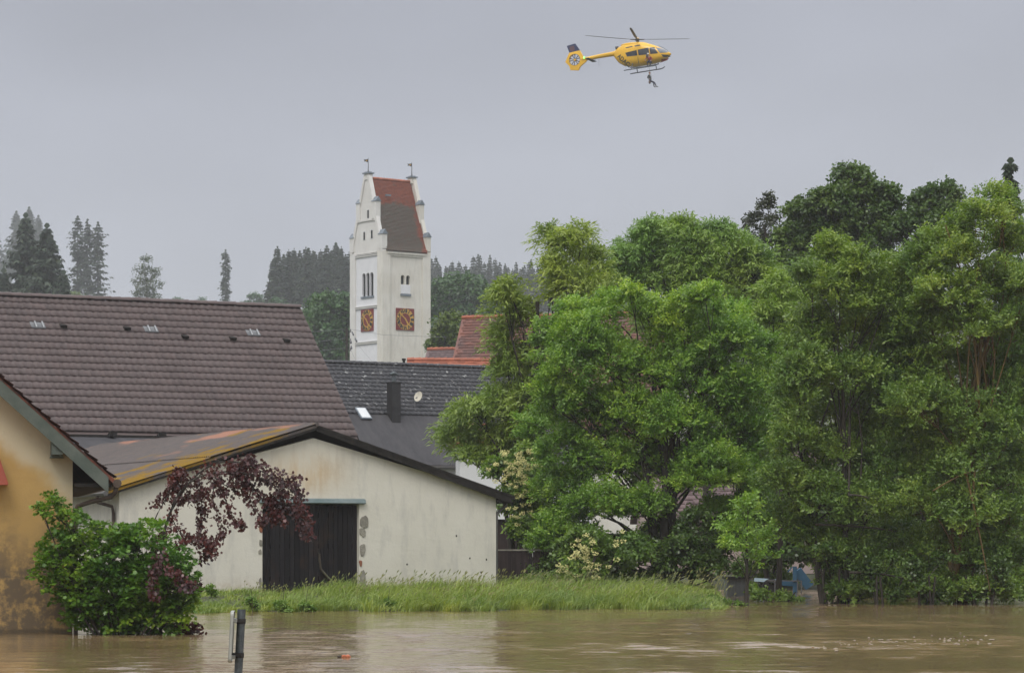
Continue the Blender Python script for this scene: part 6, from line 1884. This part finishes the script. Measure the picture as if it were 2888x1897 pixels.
    # mast, hub and four blades at rest
    hub = Vector((cx(1345), 0, cz(292)))
    m = MB(); m.tube([hub+Vector((0, 0, -.38)), hub+Vector((0, 0, .06))], [.12, .10], 10); m.tube([hub+Vector((0, 0, -.12)), hub+Vector((0, 0, -.05))], [.24, .2], 12); m.build('rotor_mast', M['heli_dark'], root)
    m = MB(); m.ball(hub+Vector((0, 0, .02)), (.28, .28, .10), 12, 6); hb = m.build('rotor_hub', M['heli_dark'], root, True)
    m = MB(); m.ball(hub+Vector((.04, 0, .10)), (.17, .17, .09), 10, 6); m.build('hub_cap', M['heli_yellow'], hb, True)
    for wa, rise in ((180, .43), (0, .08), (-100, .25), (85, .12)):
        la = R(wa) - yaw
        m = MB(); L = 5.5
        m.tube([(.1, 0, 0), (.75, 0, .03*rise)], [.07, .05], 8)
        prof = lambda x, c, zz: [(x, -c*.5, zz), (x, -c*.15, zz+.022), (x, c*.5, zz+.004), (x, -c*.15, zz-.018)]
        vs = []; fs = []
        for x, c in ((.7, .14), (1.3, .30), (3.0, .30), (5.0, .27), (5.5, .12)): vs += prof(x, c, rise*(x/L)**1.25)
        for j in range(4):
            for i in range(4): fs.append((j*4+i, j*4+(i+1) % 4, (j+1)*4+(i+1) % 4, (j+1)*4+i))
        fs += [(0, 1, 2, 3), (16, 17, 18, 19)]
        m.add(vs, fs)
        o = m.build('rotor_blade', M['heli_dark'], root); o.location = hub; o.rotation_euler = (0, 0, la)
    # skids: centre-plane photo midpoints, one either side
    ys_ = 1.12; zs = cz(775); tl = R(5.5)
    x0, x1 = cx(1235), cx(1690)
    for sg in (-1, 1):
        def sz(x): return zs + math.tan(tl)*(x-cx(1450))
        m = MB(); m.tube([(x0-.35, sg*ys_, sz(x0-.35)-.01), (x0, sg*ys_, sz(x0)), (x1-.15, sg*ys_, sz(x1-.15)), (x1+.12, sg*ys_, sz(x1)+.08), (x1+.28, sg*ys_, sz(x1)+.22)], [.05, .06, .06, .055, .04], 8)
        m.build('skid', M['heli_skid'], root)
        for xx in (cx(1300), cx(1600)):
            m = MB(); m.tube([(xx, sg*ys_, sz(xx)), (xx, sg*.98, sz(xx)+.28), (xx, sg*.55, cz(690)+.05)], .05, 8); m.build('skid_strut', M['heli_skid'], root)
    m = MB(); m.tube([(cx(1540), -.9, cz(575)-.1), (cx(1545), -1.15, cz(560)-.1), (cx(1545), -1.22, cz(590)-.1)], [.07, .08, .09], 8); m.build('winch', M['heli_dark'], root)
    # ---- crew member standing on the starboard skid beside the cabin door
    Wm = Matrix.Translation(org) @ Matrix.Rotation(yaw, 4, 'Z')
    sx_ = cx(1575); foot = Vector((sx_, -1.12, zs + math.tan(tl)*(sx_-cx(1450)) + .06))
    cr = thing('person', 'crew member in red suit and white helmet crouching on the helicopter skid', 'person', Wm @ foot, yaw)
    J = {'pelvis': (0, .36, .50), 'chest': (-.02, .24, .84), 'neck': (-.05, .16, 1.02), 'head': (-.10, .08, 1.18), 'crown': (-.11, .05, 1.29),
         'shl': (-.20, .20, .97), 'ell': (-.33, .02, .78), 'wrl': (-.32, -.16, .62), 'shr': (.17, .22, .97), 'elr': (.30, .16, .72), 'wrr': (.26, -.02, .58),
         'hipl': (-.12, .34, .46), 'knl': (-.15, -.10, .44), 'anl': (-.13, -.02, .06), 'tol': (-.13, -.18, .03), 'hipr': (.12, .34, .46), 'knr': (.16, -.06, .46), 'anr': (.13, .0, .06), 'tor': (.13, -.16, .03)}
    Bn = [('pelvis', 'chest'), ('chest', 'neck'), ('neck', 'head'), ('head', 'crown'), ('chest', 'shl'), ('shl', 'ell'), ('ell', 'wrl'), ('chest', 'shr'), ('shr', 'elr'), ('elr', 'wrr'), ('pelvis', 'hipl'), ('hipl', 'knl'), ('knl', 'anl'), ('anl', 'tol'), ('pelvis', 'hipr'), ('hipr', 'knr'), ('knr', 'anr'), ('anr', 'tor')]
    Rd = {'pelvis': (.15, .13), 'chest': (.17, .13), 'neck': .06, 'head': (.085, .10), 'crown': (.07, .08), 'shl': .075, 'ell': .055, 'wrl': .038, 'shr': .075, 'elr': .055, 'wrr': .038, 'hipl': .10, 'knl': .07, 'anl': .05, 'tol': .045, 'hipr': .10, 'knr': .07, 'anr': .05, 'tor': .045}
    Rg = {j: 1 for j in J}; Rg.update({'neck': 0, 'head': 0, 'crown': 0, 'wrl': 1, 'wrr': 1, 'anl': 3, 'tol': 3, 'anr': 3, 'tor': 3, 'hipl': 2, 'knl': 2, 'hipr': 2, 'knr': 2, 'pelvis': 2})
    link('body', person_mesh('body', J, Bn, Rd, Rg, [M['skin'], M['red_suit'], M['trousers'], M['boots']]), cr)
    m = MB(); hand(m, J['wrl'], (.0, -.6, -.8), (1, 0, 0)); hand(m, J['wrr'], (0, -.6, -.8), (1, 0, 0)); m.build('hands', M['skin'], cr)
    head_bits(cr, (-.105, .065, 1.23), (-.2, -.9, -.45), (0, -.4, .9), 1.0, helmet=M['helmet'])
    # ---- person hanging on the winch cable
    wp = Wm @ Vector((cx(1545), -1.22, cz(590)-.1))
    hp = P(1560 + 1552*.17647, 60 + 950*.17647, wp.y)
    hg = thing('person', 'rescuer in dark jacket dangling on a cable below the helicopter', 'person', hp, R(-12))
    z = lambda zy: (950-zy)*HS_
    J = {'pelvis': (0, 0, 0), 'belly': (-.02, .0, .22), 'chest': (-.06, .0, .42), 'neck': (-.06, 0, .61), 'head': (-.055, -.01, .74), 'crown': (-.06, 0, .84),
         'shl': (-.15, .17, .54), 'ell': (-.20, .20, .30), 'wrl': (.02, .08, .22), 'shr': (-.14, -.18, .54), 'elr': (-.27, -.20, .28), 'wrr': (-.08, -.16, .16),
         'hipl': (.02, .10, -.04), 'knl': (.44, .12, -.20), 'anl': (.62, .12, -.62), 'tol': (.83, .13, -.66), 'hipr': (.02, -.10, -.04), 'knr': (.38, -.12, -.24), 'anr': (.42, -.12, -.66), 'tor': (.62, -.13, -.74)}
    Bn = [('pelvis', 'belly'), ('belly', 'chest'), ('chest', 'neck'), ('neck', 'head'), ('head', 'crown'), ('chest', 'shl'), ('shl', 'ell'), ('ell', 'wrl'), ('chest', 'shr'), ('shr', 'elr'), ('elr', 'wrr'), ('pelvis', 'hipl'), ('hipl', 'knl'), ('knl', 'anl'), ('anl', 'tol'), ('pelvis', 'hipr'), ('hipr', 'knr'), ('knr', 'anr'), ('anr', 'tor')]
    Rd = {'pelvis': (.14, .14), 'belly': (.14, .14), 'chest': (.15, .17), 'neck': .06, 'head': (.085, .10), 'crown': (.07, .08), 'shl': .085, 'ell': .06, 'wrl': .04, 'shr': .085, 'elr': .06, 'wrr': .04, 'hipl': .11, 'knl': .078, 'anl': .055, 'tol': .045, 'hipr': .11, 'knr': .078, 'anr': .055, 'tor': .045}
    Rg = {j: 1 for j in J}; Rg.update({'neck': 0, 'head': 0, 'crown': 0, 'wrl': 1, 'wrr': 1, 'pelvis': 2, 'hipl': 2, 'knl': 2, 'hipr': 2, 'knr': 2, 'anl': 3, 'tol': 3, 'anr': 3, 'tor': 3})
    link('body', person_mesh('body', J, Bn, Rd, Rg, [M['skin'], M['jacket'], M['trousers'], M['boots']]), hg)
    m = MB(); hand(m, J['wrl'], (.6, -.3, .2), (0, 0, 1)); hand(m, J['wrr'], (.8, .2, .1), (0, 0, 1)); m.build('hands', M['skin'], hg)
    head_bits(hg, (-.055, -.01, .79), (.9, -.35, .1), (0, 0, 1), 1.0, hair=M['hair'])
    m = MB(); m.ball((-.05, -.02, -.16), (.13, .15, .20), 10, 7); m.tube([(-.05, -.02, .02), (-.05, -.02, -.02)], .05, 6)
    bg = thing('rescue_bag', 'brown bag hanging below the seat of the dangling rescuer', 'bag', hp, R(-12)); m.build('bag', M['bag'], bg, True)
    m = MB()
    for zz in (.10, .38): 
        rr = [( -.03 + (.155)*math.cos(t), .175*math.sin(t), zz) for t in np.linspace(0, 6.2832, 17)]
        m.tube(rr, .018, 5, False)
    m.tube([(.12, 0, .10), (.10, 0, .38), (.06, 0, .60)], .02, 5); m.build('harness', M['heli_dark'], hg)
    cb = thing('winch_cable', 'thin steel cable between the helicopter and the dangling rescuer', 'cable', wp)
    m = MB(); m.tube([(0, 0, 0), (hp - wp) + Vector((.06, 0, .60))], .012, 5); m.build('wire', M['heli_dark'], cb)
helicopter()

# ------------------------------------------------------------------ haze
def haze():
    m = bpy.data.materials.new('rain_haze'); m.use_nodes = True; t = m.node_tree; t.nodes.clear()
    v = t.nodes.new('ShaderNodeVolumePrincipled'); v.inputs['Density'].default_value = 0.00028
    v.inputs['Color'].default_value = (0.90, 0.92, 0.955, 1); v.inputs['Anisotropy'].default_value = 0.2
    o = t.nodes.new('ShaderNodeOutputMaterial'); t.links.new(v.outputs[0], o.inputs['Volume'])
    b = MB(); b.box(-1800, 1800, -200, 2800, -4.0, 190.0)
    h = b.build('haze', m); tag(h, 'pale rain haze filling the air of the valley', kind='stuff')
haze()
